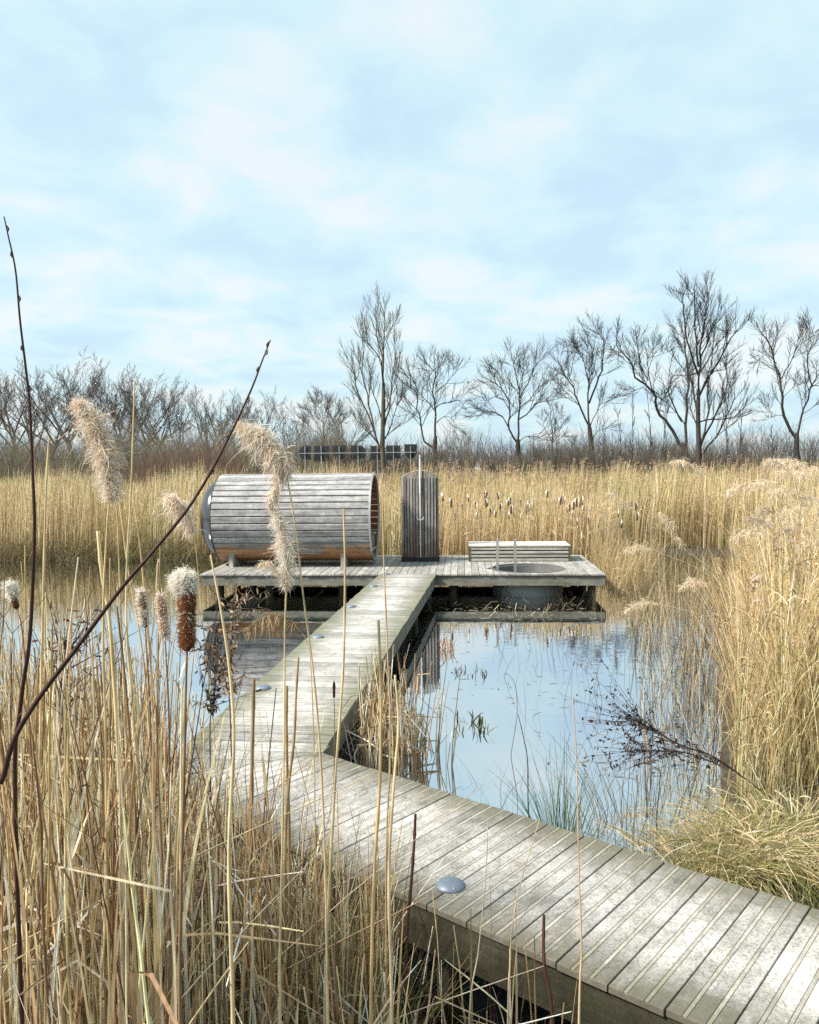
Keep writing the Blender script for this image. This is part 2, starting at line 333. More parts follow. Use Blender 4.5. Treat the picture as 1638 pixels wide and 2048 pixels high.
# water
def water_mat():
    m, nt, p, o = mat_new('pond_water'); L = nt.links.new
    p.inputs['Base Color'].default_value = (.010, .011, .007, 1); p.inputs['Roughness'].default_value = .025
    p.inputs['IOR'].default_value = 18.0; p.inputs['Specular Tint'].default_value = (.94, .97, 1, 1)
    geo = N(nt, 'ShaderNodeNewGeometry')
    mp = N(nt, 'ShaderNodeMapping'); mp.inputs['Scale'].default_value = (1.1, 3.2, 1); L(geo.outputs['Position'], mp.inputs['Vector'])
    nz = N(nt, 'ShaderNodeTexNoise', inp={'Scale': 2.0, 'Detail': 2, 'Roughness': .4}); L(mp.outputs[0], nz.inputs['Vector'])
    bn = N(nt, 'ShaderNodeBump', inp={'Strength': .009, 'Distance': .1}); L(nz.outputs['Fac'], bn.inputs['Height']); L(bn.outputs[0], p.inputs['Normal'])
    return m
M_water = water_mat()
def ground_mat():
    m, nt, p, o = mat_new('marsh_soil'); L = nt.links.new; p.inputs['Roughness'].default_value = .95
    geo = N(nt, 'ShaderNodeNewGeometry')
    a = N(nt, 'ShaderNodeTexNoise', inp={'Scale': .35, 'Detail': 8, 'Roughness': .6}); L(geo.outputs['Position'], a.inputs['Vector'])
    b = N(nt, 'ShaderNodeTexNoise', inp={'Scale': 9, 'Detail': 6, 'Roughness': .7}); L(geo.outputs['Position'], b.inputs['Vector'])
    sp = N(nt, 'ShaderNodeSeparateXYZ'); L(geo.outputs['Position'], sp.inputs[0])
    far = N(nt, 'ShaderNodeMapRange', inp={'From Min': 36., 'From Max': 44.}); L(sp.outputs['Y'], far.inputs['Value'])
    mud = ramp(nt, [(.3, (.020, .016, .010)), (.7, (.06, .047, .026))], b.outputs['Fac'])
    grs = ramp(nt, [(.35, (.20, .17, .08)), (.55, (.13, .15, .05)), (.7, (.26, .21, .10))], a.outputs['Fac'])
    mm = N(nt, 'ShaderNodeMix', data_type='RGBA'); L(far.outputs[0], mm.inputs['Factor']); L(mud.outputs[0], mm.inputs['A']); L(grs.outputs[0], mm.inputs['B'])
    L(mm.outputs['Result'], p.inputs['Base Color'])
    bn = N(nt, 'ShaderNodeBump', inp={'Strength': .6, 'Distance': .05}); L(b.outputs['Fac'], bn.inputs['Height']); L(bn.outputs[0], p.inputs['Normal'])
    return m
M_ground = ground_mat()

# ------------------------------------------------------------------ ground and water
POND = np.array([(-60, 9.5), (-8, 8.2), (-2.7, 6.6), (-1.9, 5.3), (-.6, 3.9), (.8, 2.6), (2.6, 1.0), (4.2, .2), (5, 1.4), (2.6, 4.0), (2.0, 5.0), (2.4, 6.0), (3.4, 8.6),
                 (5.2, 13.2), (7.4, 17.6), (9.6, 19.8), (10.9, 22.3), (8.5, 24.0), (5.6, 23.4), (4.6, 20.4), (-4.5, 20.6), (-5.2, 23.6), (-20, 24.2), (-60, 25)])
def pond_sd(x, y):
    x = np.asarray(x, float); y = np.asarray(y, float); d = np.full(x.shape, 1e9); ins = np.zeros(x.shape, bool)
    for (ax, ay), (bx, by) in zip(POND, np.roll(POND, -1, 0)):
        ex, ey = bx - ax, by - ay; t = np.clip(((x - ax) * ex + (y - ay) * ey) / (ex * ex + ey * ey), 0, 1)
        d = np.minimum(d, np.hypot(x - ax - t * ex, y - ay - t * ey))
        c = (ay > y) != (by > y); ins ^= c & (x < ax + (y - ay) / (by - ay + 1e-12) * ex)
    return np.where(ins, -d, d)
def sstep(a, b, v): t = np.clip((v - a) / (b - a), 0, 1); return t * t * (3 - 2 * t)
def height(x, y):
    x = np.asarray(x, float); y = np.asarray(y, float); d = pond_sd(x, y)
    z = -.55 + sstep(-1.2, .35, d) * .68
    z = z + .22 * sstep(.3, 6, d) * sstep(15, 20, y)
    z = z + 1.0 * sstep(37, 50, y) + .25 * sstep(50, 75, y)
    z = z + 1.0 * sstep(4.9, 1.2, y) * sstep(.1, -.7, x + .35 * y - .9) * sstep(-.2, .8, d)
    return z + .03 * np.sin(3.1 * x + 1.7 * y) * np.sin(2.3 * y - .7 * x) * sstep(0, 1, d)
def axis_pts(lo, hi, step, far):
    core = np.arange(lo, hi + step / 2, step); o = []; s = step; v = hi
    while v < far: s *= 1.5; v += s; o.append(v)
    o2 = []; s = step; v = lo
    while v > -far: s *= 1.5; v -= s; o2.append(v)
    return np.array(o2[::-1] + list(core) + o)
xs = axis_pts(-16, 16, .3, 2500); ys = axis_pts(-2, 60, .3, 2500)
X, Y = np.meshgrid(xs, ys); Z = height(X, Y)
nx, ny = len(xs), len(ys)
i = (np.arange(ny - 1)[:, None] * nx + np.arange(nx - 1)[None]).ravel()
me = quads_mesh('ground', np.stack([X, Y, Z], -1), np.stack([i, i + 1, i + nx + 1, i + nx], -1), M_ground, None, True)
tag(link('ground', me), 'dark marshy ground and grassy bank around the pond', kind='structure')
me = new_mesh('pond_water', [(-60, -1, 0), (14, -1, 0), (14, 27, 0), (-60, 27, 0)], [(0, 1, 2, 3)], M_water)
tag(link('pond_water', me), 'still dark pond water mirroring the pale sky', kind='structure')

# ------------------------------------------------------------------ boardwalks
DZ = .5                                   # deck surface above the water
WAZ, DAZ, PAZ = 6.9, 130.3, 3.9
def unit(az): return np.array([math.sin(R(az)), math.cos(R(az))])
inner = at(645.3, 1505, DZ)[:2]
wdir = unit(WAZ); wleft = np.array([-wdir[1], wdir[0]]); WW = 1.15
ddir = unit(DAZ); dfront = np.array([ddir[1], -ddir[0]])        # towards the camera side
DW = 1.2
if dfront[1] > 0: dfront = -dfront
# outer corner of the bend
A = np.array([wdir, -ddir]).T
s_, t_ = np.linalg.solve(A, (inner + dfront * DW) - (inner + wleft * WW))
outer = inner + wleft * WW + wdir * s_
mit = outer - inner; mit_n = np.array([-mit[1], mit[0]])
if mit_n @ wdir < 0: mit_n = -mit_n
def deck(root, origin, d, side, width, length, pitch, gap, mat, strips, clip_n, z=DZ, th=.032, start=-.9, screws=True, strip_w=.0085):
    """planks across a walkway that runs from origin along d; side points across it. Clipped at the mitre line."""
    ang = math.atan2(side[1], side[0]); ca, sa = math.cos(ang), math.sin(ang)
    k = int(math.floor(start / pitch)); cache = {}
    flip = 1 if (side[0] * d[1] - side[1] * d[0]) > 0 else -1
    while k * pitch < length:
        w = pitch - gap; c = origin + d * (k + .5) * pitch + side * width / 2
        jit = random.uniform(-.006, .006); c = c + side * jit; dz = random.uniform(-.0018, .0018)
        def loc(q): v = np.asarray(q) - c; return (v[0] * ca + v[1] * sa, -v[0] * sa + v[1] * ca)
        pl, nl = loc(inner), (clip_n[0] * ca + clip_n[1] * sa, -clip_n[0] * sa + clip_n[1] * ca)
        full = [(-width / 2, -w / 2), (width / 2, -w / 2), (width / 2, w / 2), (-width / 2, w / 2)]
        if clip_n is not None: poly = clip(full, (pl[0] + nl[0] * .003, pl[1] + nl[1] * .003), nl)
        k += 1
        if len(poly) < 3: continue
        area = abs(sum(poly[i][0] * poly[(i + 1) % len(poly)][1] - poly[(i + 1) % len(poly)][0] * poly[i][1] for i in range(len(poly)))) / 2
        if area < .004: continue
        whole = len(poly) == 4 and area > .999 * width * w
        if whole and 'p' in cache: me = cache['p']
        else:
            mb = MB(); prism(mb, poly, -th, -.007 if strips else 0, .0006 if strips else .004)
            ed = [-w / 2] + [v for q in strips for v in (q * w - strip_w - .0018, q * w + strip_w + .0018)] + [w / 2]
            for e0, e1 in zip(ed[::2], ed[1::2]) if strips else ():
                ld_ = clip(clip(poly, (0, e0), (0, 1)), (0, e1), (0, -1))
                if len(ld_) > 2: prism(mb, ld_, -.0068, 0, .0022)
            if screws and whole:
                for sx in (-1, 1):
                    for sy in (-.3, .3):
                        for off in (0, .5):
                            mb.lathe([(0.0001, .0022), (.0045, .0018), (.0055, 0)], 6, (sx * (width / 2 - .07), sy * w + off * 0, 0), 1)
            me = mb.mesh('plank', [mat, M_screw])
            if whole: cache['p'] = me
        po = link('plank', me, root, (c[0], c[1], z + dz), (0, 0, ang + random.uniform(-.0015, .0015)))
        for q in strips:
            sp = [(-width / 2 + .004, q * w - strip_w), (width / 2 - .004, q * w - strip_w), (width / 2 - .004, q * w + strip_w), (-width / 2 + .004, q * w + strip_w)]
            sp = clip(sp, (pl[0] + nl[0] * .008, pl[1] + nl[1] * .008), nl)
            if len(sp) < 3: continue
            w4 = len(sp) == 4 and abs(sp[1][0] - sp[0][0]) > width - .02
            if w4 and ('s', q) in cache: ms = cache['s', q]
            else:
                mb = MB(); prism(mb, sp, -.0066, -.0004, .001); ms = mb.mesh('grip_strip', M_strip)
                if w4: cache['s', q] = ms
            link('grip_strip', ms, po)
def board(root, name, p0, p1, z0, z1, th, mat):
    p0 = np.asarray(p0, float); p1 = np.asarray(p1, float); v = p1 - p0; Ln = np.linalg.norm(v)
    mb = MB(); prism(mb, [(-Ln / 2, -th / 2), (Ln / 2, -th / 2), (Ln / 2, th / 2), (-Ln / 2, th / 2)], z0 - z1, 0, .004)
    c = (p0 + p1) / 2
    return mb.obj(name, mat, root, (c[0], c[1], z1), (0, 0, math.atan2(v[1], v[0])))
def post(root, x, y, z1, r=.07, z0=-.6, square=False):
    mb = MB()
    if square: mb.box((0, 0, (z0 + z1) / 2), (r * 2, r * 2, z1 - z0))
    else: mb.tube([(0, 0, z0), (0, 0, z1)], r, 10)
    return mb.obj('post', M_post, root, (x, y, 0))
near = empty('boardwalk'); tag(near, 'nearest boardwalk stretch of wide grooved grey planks crossing the lower right', 'boardwalk')
deck(near, inner, ddir, dfront, DW, 5.6, .252, .0075, M_deck, (-.19, .19), -mit_n, start=-1.6)
fo = inner + dfront * (DW - .035); bo = inner + dfront * .035
t0_ = (outer - inner) @ ddir
for a, b in ((t0_ + .03, 1.5), (1.503, 3.6), (3.603, 5.6)):
    a2 = a
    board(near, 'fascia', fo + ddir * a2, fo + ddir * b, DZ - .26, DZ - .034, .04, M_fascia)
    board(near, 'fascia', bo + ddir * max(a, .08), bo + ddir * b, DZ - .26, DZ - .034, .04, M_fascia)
for t in (.35, 2.0, 3.7, 5.2):
    for f_ in (.2, DW - .2):
        q = inner + ddir * t + dfront * f_; post(near, q[0], q[1], DZ - .036, .065)
walk = empty('boardwalk'); tag(walk, 'long narrow boardwalk of pale grooved planks leading straight to the bathing platform', 'boardwalk')
pmid = at(811, 1148, DZ)[:2]
WLEN = (pmid - inner) @ wdir
deck(walk, inner, wdir, wleft, WW, WLEN - .06, .205, .014, M_walk, (-.17, .17), mit_n, start=-1.2, screws=False, strip_w=.006)
le = inner + wleft * (WW - .03); re = inner + wleft * .03
t = 0.
while t < WLEN - .15:
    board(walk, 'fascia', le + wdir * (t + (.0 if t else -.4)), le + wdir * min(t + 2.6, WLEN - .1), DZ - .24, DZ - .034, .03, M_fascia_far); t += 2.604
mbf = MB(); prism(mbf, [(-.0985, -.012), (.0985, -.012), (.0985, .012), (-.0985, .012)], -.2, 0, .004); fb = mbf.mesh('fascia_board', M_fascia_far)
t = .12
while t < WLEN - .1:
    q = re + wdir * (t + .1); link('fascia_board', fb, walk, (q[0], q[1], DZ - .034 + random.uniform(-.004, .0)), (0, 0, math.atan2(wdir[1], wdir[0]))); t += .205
board(walk, 'beam', re + wleft * .05 + wdir * .1, re + wleft * .05 + wdir * (WLEN - .1), DZ - .22, DZ - .036, .06, M_post)
for t in np.arange(.5, WLEN, 2.4):
    for f_ in (.16, WW - .16):
        q = inner + wdir * t + wleft * f_; post(walk, q[0], q[1], DZ - .04, .06)
def gap_light_block(root, p0, p1, width): board(root, 'gap_light_block', p0, p1, DZ - .0353, DZ - .0345, width, M_black)      # added black sheet under the planks, stops light leaking through the gaps
gap_light_block(near, inner + dfront * DW / 2 + ddir * .1, inner + dfront * DW / 2 + ddir * 5.55, DW - .12)
gap_light_block(walk, inner + wleft * WW / 2 + wdir * .25, inner + wleft * WW / 2 + wdir * (WLEN - .12), WW - .12)
# ------------------------------------------------------------------ bathing platform
PL, PD = 8.28, 3.35
pu = unit(90 + PAZ); pv = unit(PAZ)
pc = np.array([-.2, 16.46]) - pu * PL / 2
plat = empty('bathing_platform', (pc[0], pc[1], 0), math.atan2(pu[1], pu[0]))
tag(plat, 'grey timber platform on posts carrying the barrel sauna, shower and tub', 'platform')
def loc(px, py, z=DZ): q = at(px, py, z)[:2] - pc; return np.array([q @ pu, q @ pv])
tubc = loc(1054.6, 1136.5); TR = .76
PP, PG = .147, .007; npl = int(PL / PP); cacheP = None
for k in range(npl):
    u0 = k * PP; uc = u0 + PP / 2; w = PP - PG
    def piece(v0a, v0b, v1a, v1b):
        global cacheP
        full = (v0a == v0b == 0 and v1a == v1b == PD)
        cv = (min(v0a, v0b) + max(v1a, v1b)) / 2
        if full and cacheP: me = cacheP
        else:
            mb = MB(); prism(mb, [(-w / 2, v0a - cv), (w / 2, v0b - cv), (w / 2, v1b - cv), (-w / 2, v1a - cv)], -.032, 0, .004); me = mb.mesh('plank', M_plat)
            if full: cacheP = me
        link('plank', me, plat, (uc, cv + random.uniform(-.008, .008), DZ + random.uniform(-.0018, .0018)))
    def hit(u):
        q = TR ** 2 - (u - tubc[0]) ** 2
        return math.sqrt(q) if q > 0 else 0.
    ha, hb = hit(uc - w / 2), hit(uc + w / 2)
    if ha == 0 and hb == 0: piece(0, 0, PD, PD)
    else:
        piece(0, 0, tubc[1] - ha, tubc[1] - hb); piece(tubc[1] + ha, tubc[1] + hb, PD, PD)
board(plat, 'fascia', (.05, .05), (PL / 2 - .003, .05), DZ - .235, DZ - .036, .05, M_fascia_far)
board(plat, 'fascia', (PL / 2, .05), (PL - .05, .05), DZ - .235, DZ - .036, .05, M_fascia_far)
board(plat, 'fascia', (.05, PD - .05), (PL - .05, PD - .05), DZ - .235, DZ - .036, .05, M_fascia_far)
for u in (.05, PL - .05): board(plat, 'fascia', (u, .085), (u, PD - .085), DZ - .235, DZ - .036, .05, M_fascia_far)
for a, b, v, w_ in ((.1, tubc[0] - TR - .02, PD / 2, PD - .2), (tubc[0] + TR + .02, PL - .1, PD / 2, PD - .2)): gap_light_block(plat, (a, v), (b, v), w_)
gap_light_block(plat, (tubc[0] - TR, (PD - .1 + tubc[1] + TR) / 2), (tubc[0] + TR, (PD - .1 + tubc[1] + TR) / 2), PD - .1 - tubc[1] - TR - .02)
for u in (.9, 2.0, 3.2, 4.3, 5.1, 7.9): board(plat, 'beam', (u, .09), (u, PD - .09), DZ - .18, DZ - .038, .07, M_post)
for u in (.3, 1.35, 2.9, 4.2, 5.2, 8.02):
    for v in (.42, 1.7, PD - .2):
        if math.hypot(u - tubc[0], v - tubc[1]) > TR + .1: post(plat, u, v, DZ - .04, .085)

# ------------------------------------------------------------------ deck lamps
def deck_lamp(x, y, label, r=.078):
    o = empty('deck_lamp', (x, y, DZ + .002)); tag(o, label, 'lamp', 'dome lamps along the boardwalk edge')
    mb = MB(); mb.lathe([(r, 0), (r * 1.0, .006), (r * .93, .014), (r * .75, .025), (r * .45, .033), (.001, .036)], 28); mb.obj('dome', M_lamp, o, smooth=True)
    for a in (R(-75), R(45), R(165)):
        m2 = MB(); m2.lathe([(.006, -.004), (.006, .004), (.0005, .005)], 8); m2.obj('screw', M_screw, o, (r * .82 * math.cos(a), r * .82 * math.sin(a), .019))
q = at(900, 1773, DZ); deck_lamp(q[0], q[1], 'blue-grey domed lamp fixed on the nearest boardwalk planks')
for (px, py), lb in zip(((514, 1377), (628, 1275), (699, 1214), (744, 1173), (775, 1149)),
                        ('second domed lamp along the boardwalk, by its broad bend', 'third domed lamp along the boardwalk edge from the camera', 'fourth domed lamp along the boardwalk edge from the camera',
                         'fifth domed lamp, second last before the platform', 'farthest domed lamp where boardwalk meets platform')):
    q = at(px, py, DZ)[:2]; tt = (q - inner) @ wdir; q = inner + wdir * tt + wleft * (WW - .14); deck_lamp(q[0], q[1], lb)

# ------------------------------------------------------------------ barrel sauna
BR, BL = .975, 3.42
bc = np.array([-2.50, 18.42]) - pc; bu, bv = bc @ pu, bc @ pv
bz = DZ + .075 + BR
bar = empty('barrel_sauna', (0, 0, 0)); bw = pc + pu * bu + pv * bv
bar.location = (bw[0], bw[1], DZ); bar.rotation_euler = (0, 0, math.atan2(pu[1], pu[0]))
tag(bar, 'silver-grey wooden barrel sauna with orange weathered lower staves on the platform', 'sauna')
cz = bz - DZ; NS = 40
ang = 2 * math.pi / NS; half = BR * math.tan(ang / 2)
mb = MB(); th = .045; g = .0085
# stave cross-section in (y,z): outer face at z=BR, bevelled edges
prof = [(-half + g + .012, BR), (half - g - .012, BR), (half - g, BR - .016), (half * .955 - g, BR - th), (-half * .955 + g, BR - th), (-half + g, BR - .016)]
V = [(x, y, z) for x in (-BL / 2, BL / 2) for y, z in prof]; n = len(prof)
F = [tuple(reversed(range(n))), tuple(range(n, 2 * n))] + [(i, (i + 1) % n, n + (i + 1) % n, n + i) for i in range(n)]
F = [tuple(reversed(f)) for f in F]
mi = [0] * len(F)
me = new_mesh('stave', V, F, mats=[M_stave, M_stave_in], mi=[1 if f == 5 else 0 for f in range(len(F))])
for k in range(NS): link('stave', me, bar, (random.uniform(-.006, .006), 0, cz), (k * ang, 0, 0))
def ring(r0, r1, x0, x1, n=48):
    V = []; 
    for x, r in ((x0, r0), (x0, r1), (x1, r1), (x1, r0)):
        V += [(x, r * math.cos(2 * math.pi * k / n), r * math.sin(2 * math.pi * k / n)) for k in range(n)]
    F = [(l * n + k, l * n + (k + 1) % n, ((l + 1) % 4) * n + (k + 1) % n, ((l + 1) % 4) * n + k) for l in range(4) for k in range(n)]
    return V, F
mb = MB(); mb.add(*ring(BR - th - .004, BR - th - .016, -BL / 2 + .05, BL / 2 - .5)); mb.obj('stave_gap_blocker', M_stave_in, bar, (0, 0, cz))  # added shell inside the staves, blocks the gaps so they stay dark
mb = MB(); mb.add(*ring(BR - .05, BR + .012, BL / 2 - .012, BL / 2 + .03)); mb.obj('end_rim', M_steel, bar, (0, 0, cz))
mb = MB(); mb.add(*ring(BR - .16, BR + .002, -BL / 2 - .03, -BL / 2 - .008)); mb.obj('end_rim', M_post, bar, (0, 0, cz))
# dome window at the far end
nR, nA = 10, 40; V = []; F = []
for i in range(nR + 1):
    a = i / nR * math.pi / 2
    V += [(-BL / 2 - .03 - .44 * math.sin(a), .86 * math.cos(a) * math.cos(2 * math.pi * k / nA), .86 * math.cos(a) * math.sin(2 * math.pi * k / nA)) for k in range(nA)]
F = [(i * nA + k, i * nA + (k + 1) % nA, (i + 1) * nA + (k + 1) % nA, (i + 1) * nA + k) for i in range(nR) for k in range(nA)]
link('dome_window', new_mesh('dome_window', V, F, M_acryl, True), bar, (0, 0, cz))
# recessed front wall with a door and a small porch bench
rw = BR - th - .02; mb = MB(); nA = 40
V = [(0, rw * math.cos(2 * math.pi * k / nA), rw * math.sin(2 * math.pi * k / nA)) for k in range(nA)]
mb.add([(-.02, v[1], v[2]) for v in V] + [(.02, v[1], v[2]) for v in V], [tuple(range(nA, 2 * nA)), tuple(reversed(range(nA)))]); mb.obj('end_wall', M_stave_in, bar, (BL / 2 - .55, 0, cz))
dr = MB(); dr.box((0, 0, 0), (.03, .62, 1.5)); dro = dr.obj('door', M_stave_in, bar, (BL / 2 - .51, 0, cz - .05))
dh = MB(); dh.box((0, 0, 0), (.03, .03, .25)); dh.obj('handle', M_steel, dro, (.032, -.25, 0))
for sy in (-1, 1):
    bb = MB(); bb.box((0, 0, 0), (.44, .34, .035)); bo_ = bb.obj('porch_bench', M_bench, bar, (BL / 2 - .26, sy * .66, cz - .42))
    for dx_ in (-.16, .17):
        lg = MB(); lg.box((0, 0, -.14), (.05, .05, .26)); lg.obj('leg', M_bench_top, bo_, (dx_, -sy * .12, -.012))
fl = MB(); fl.box((0, 0, 0), (.5, 1.05, .03)); fl.obj('porch_floor', M_bench, bar, (BL / 2 - .27, 0, cz - .74))
for x in (-BL / 2 + .33, -.22, BL / 2 - .62):
    m2 = MB(); a0 = math.acos((BR - .13) / BR)
    # a cradle board cut to the barrel's curve
    ny_ = 12; top = [(.62 * (2 * j / ny_ - 1)) for j in range(ny_ + 1)]
    pts = [(y, cz - math.sqrt((BR + .004) ** 2 - y * y)) for y in top]
    V = []; 
    for xx in (-.06, .06): V += [(xx, y, z) for y, z in pts] + [(xx, y, .0) for y, z in pts]
    m = ny_ + 1; F = []
    for j in range(ny_):
        F += [(j, j + 1, m + j + 1, m + j), (2 * m + j + 1, 2 * m + j, 3 * m + j, 3 * m + j + 1), (j + 1, j, 2 * m + j, 2 * m + j + 1), (m + j, m + j + 1, 3 * m + j + 1, 3 * m + j)]
    F += [(0, m, 3 * m, 2 * m), (m - 1, 2 * m - 1 + 2 * m - 2 * m + 0, 0, 0)][:1] + [(m - 1, 3 * m - 1, 4 * m - 1, 2 * m - 1)]
    m2.add(V, F); cr_ = m2.obj('cradle', M_bench, bar, (x, 0, 0))
    fc = MB(); fc.box((0, -.635, .105), (.075, .025, .21)); fc.obj('cradle_foot', M_bench_top, cr_)

# ------------------------------------------------------------------ shower wall
su, sv = loc(841, 1123)
sh = empty('outdoor_shower'); sw = pc + pu * su + pv * sv; sh.location = (sw[0], sw[1], DZ); sh.rotation_euler = (0, 0, math.atan2(pu[1], pu[0]))
tag(sh, 'outdoor shower with an arched wall of vertical brown slats and white pipe', 'shower')
SWD, nsl = .865, 13
m2 = MB(); prism(m2, [(-SWD / 2, -.06), (SWD / 2, -.06), (SWD / 2, .16), (-SWD / 2, .16)], 0, .10, .006); m2.obj('plinth', M_black, sh)
for k in range(nsl):
    xc = (k + .5) / nsl * 2 - 1; w = SWD / nsl
    def topz(x): return 1.90 + .165 * (1 - abs(x) ** 1.5)
    x0, x1 = xc - .76 / nsl, xc + .76 / nsl
    yb = .08 * xc * xc
    pts = [(x0 * SWD / 2, .10), (x1 * SWD / 2, .10), (x1 * SWD / 2, topz(x1)), (x0 * SWD / 2, topz(x0))]
    V = [(px - xc * SWD / 2, y, pz - 1) for y in (yb - .013, yb + .013) for px, pz in pts]
    m2 = MB(); m2.add(V, [(0, 1, 2, 3), (7, 6, 5, 4), (0, 4, 5, 1), (1, 5, 6, 2), (2, 6, 7, 3), (3, 7, 4, 0)])
    m2.obj('slat', M_slat, sh, (xc * SWD / 2, 0, 1))
m2 = MB(); m2.box((0, .115, 1.0), (SWD * .96, .012, 1.78)); m2.obj('gap_dark_backing', M_black, sh)  # black sheet added behind the slats to make their gaps dark
for z in (.45, 1.1, 1.7):
    m2 = MB(); m2.box((0, .15, z), (SWD * .98, .04, .09)); m2.obj('cross_rail', M_slat, sh)
for k in (-1, 1):
    xs_ = np.linspace(.04, .99, 8) * k
    m2 = MB(); m2.tube([(x * SWD / 2, .03 + .08 * x * x, topz(x) + .012) for x in xs_], .009, 6); m2.obj('cap_strip', M_bench_top, sh)
m2 = MB(); m2.tube([(.01, -.045, 1.55), (.012, -.045, 2.4)], .021, 12); m2.obj('shower_column', M_white, sh, smooth=False)
m2 = MB(); m2.tube([(.01, -.045, .05), (.01, -.045, 1.56)], .011, 8); m2.obj('water_pipe', M_white, sh)
m2 = MB(); m2.tube([(.01 + .075 * math.cos(a), -.085, 1.02 + .07 * math.sin(a)) for a in np.linspace(math.pi, 2 * math.pi, 14)], .010, 8); m2.obj('valve_handle', M_white, sh)
m2 = MB(); m2.tube([(.012, -.045, 2.36), (.012, -.12, 2.40), (.012, -.2, 2.37)], .014, 8); m2.obj('spout', M_white, sh)

# ------------------------------------------------------------------ slatted bench box
b0 = loc(937.5, 1124); b1 = loc(1140, 1122); bl = np.linalg.norm(b1 - b0); bm = (b0 + b1) / 2
be = empty('slatted_bench'); q = pc + pu * bm[0] + pv * bm[1]; be.location = (q[0], q[1], DZ); be.rotation_euler = (0, 0, math.atan2(pu[1], pu[0]))
tag(be, 'long low box bench of grey horizontal slats behind the tub', 'bench')
BH, BD = .37, .95
for k in range(4):
    m2 = MB(); prism(m2, [(-bl / 2 + .045, 0), (bl / 2 - .045, 0), (bl / 2 - .045, .022), (-bl / 2 + .045, .022)], 0, .052, .004); m2.obj('slat', M_bench, be, (0, 0, .014 + k * .083))
m2 = MB(); m2.box((0, .05, .17), (bl - .12, .02, .30)); m2.obj('gap_dark_panel', M_black, be)  # added black panel, darkens the gaps between the front slats
for sx in (-1, 1):
    m2 = MB(); prism(m2, [(-.02, -.01), (.02, -.01), (.02, BD), (-.02, BD)], 0, BH - .03, .003); m2.obj('end_panel', M_post, be, (sx * (bl / 2 - .02), 0, 0))
for k in range(6):
    d0 = k * BD / 6
    m2 = MB(); prism(m2, [(-bl / 2, d0 - .012), (bl / 2, d0 - .012), (bl / 2, d0 + BD / 6 - .021), (-bl / 2, d0 + BD / 6 - .021)], 0, .024, .004); m2.obj('top_slat', M_bench_top, be, (0, 0, BH - .028))

# ------------------------------------------------------------------ sunken tub
tb = empty('sunken_tub'); q = pc + pu * tubc[0] + pv * tubc[1]; tb.location = (q[0], q[1], 0); tb.rotation_euler = (0, 0, math.atan2(pu[1], pu[0]))
tag(tb, 'round grey tub of water sunk into the platform in front of the bench', 'tub')
m2 = MB(); m2.lathe([(TR - .03, -.4), (TR - .02, DZ - .02), (TR - .03, DZ - .02)], 56); m2.obj('tub_shell', M_tub, tb, smooth=False)
m2 = MB(); m2.lathe([(TR - .032, DZ - .02), (TR - .075, DZ - .024), (TR - .085, -.4)], 56); m2.obj('inner_wall', M_tub_in, tb)
m2 = MB(); m2.lathe([(TR + .02, DZ + .001), (TR + .02, DZ + .010), (TR - .03, DZ + .010), (TR - .03, DZ - .03)], 56); m2.obj('rim', M_tub_in, tb)
m2 = MB(); m2.lathe([(TR - .082, DZ - .2), (.001, DZ - .2)], 56); m2.obj('tub_water', M_water, tb)
ld = empty('tub_ladder'); a = (loc(995.5, 1140) + loc(1030.5, 1139)) / 2; q = pc + pu * a[0] + pv * a[1]; ld.location = (q[0], q[1], DZ); ld.rotation_euler = (0, 0, math.atan2(pu[1], pu[0]))
tag(ld, 'grey metal ladder with two upright rails standing in the tub', 'ladder')
for s in (-1, 1):
    m2 = MB(); prism(m2, [(-.026, -.018), (.026, -.018), (.026, .018), (-.026, .018)], -.75, .64, .004); m2.obj('rail', M_steel, ld, (s * .183, .06, 0))
for z in (-.3, -.55):
    m2 = MB(); m2.box((0, .06, z), (.314, .05, .03)); m2.obj('rung', M_steel, ld)

# ------------------------------------------------------------------ trees
class Segs:
    def __init__(s): s.P = []
    def add(s, P, r): s.P.append((np.asarray(P, float), np.asarray(r, float)))
    def obj(s, name, mat, parent, sides=4):
        V = []; Q = []; n = 0
        by = {}
        for P, r in s.P: by.setdefault(len(P), []).append((P, r))
        for S, lst in by.items():
            v, q, _ = strands(np.array([p for p, _ in lst]), np.array([r for _, r in lst]), sides)
            V.append(v); Q.append(q + n); n += len(v)
        return link(name, quads_mesh(name, np.concatenate(V), np.concatenate(Q), mat, None, True), parent)
def rot_about(v, axis, a):
    axis = axis / (np.linalg.norm(axis) + 1e-9)
    return v * math.cos(a) + np.cross(axis, v) * math.sin(a) + axis * (axis @ v) * (1 - math.cos(a))
def grow(sg, p, d, ln, r, lev, maxlev, up=.18, wob=.16, ang=(28, 55), kids=(3, 5), ratio=.6, rmin=.006):
    S = 5 if lev < maxlev else 4
    P = [p]; step = ln / (S - 1); dd = d
    for i in range(S - 1):
        dd = dd + np.array([random.gauss(0, wob), random.gauss(0, wob), random.gauss(0, wob * .6) + up * .5]); dd = dd / np.linalg.norm(dd)
        P.append(P[-1] + dd * step)
    P = np.array(P); r1 = max(rmin * .6, r * (.35 if lev < maxlev else .3))
    sg.add(P, np.linspace(r, r1, S))
    if lev >= maxlev: return
    branch_from(sg, P, np.linspace(r, r1, S), ln, lev, maxlev, up, wob, ang, kids, ratio, rmin, t0=.25)
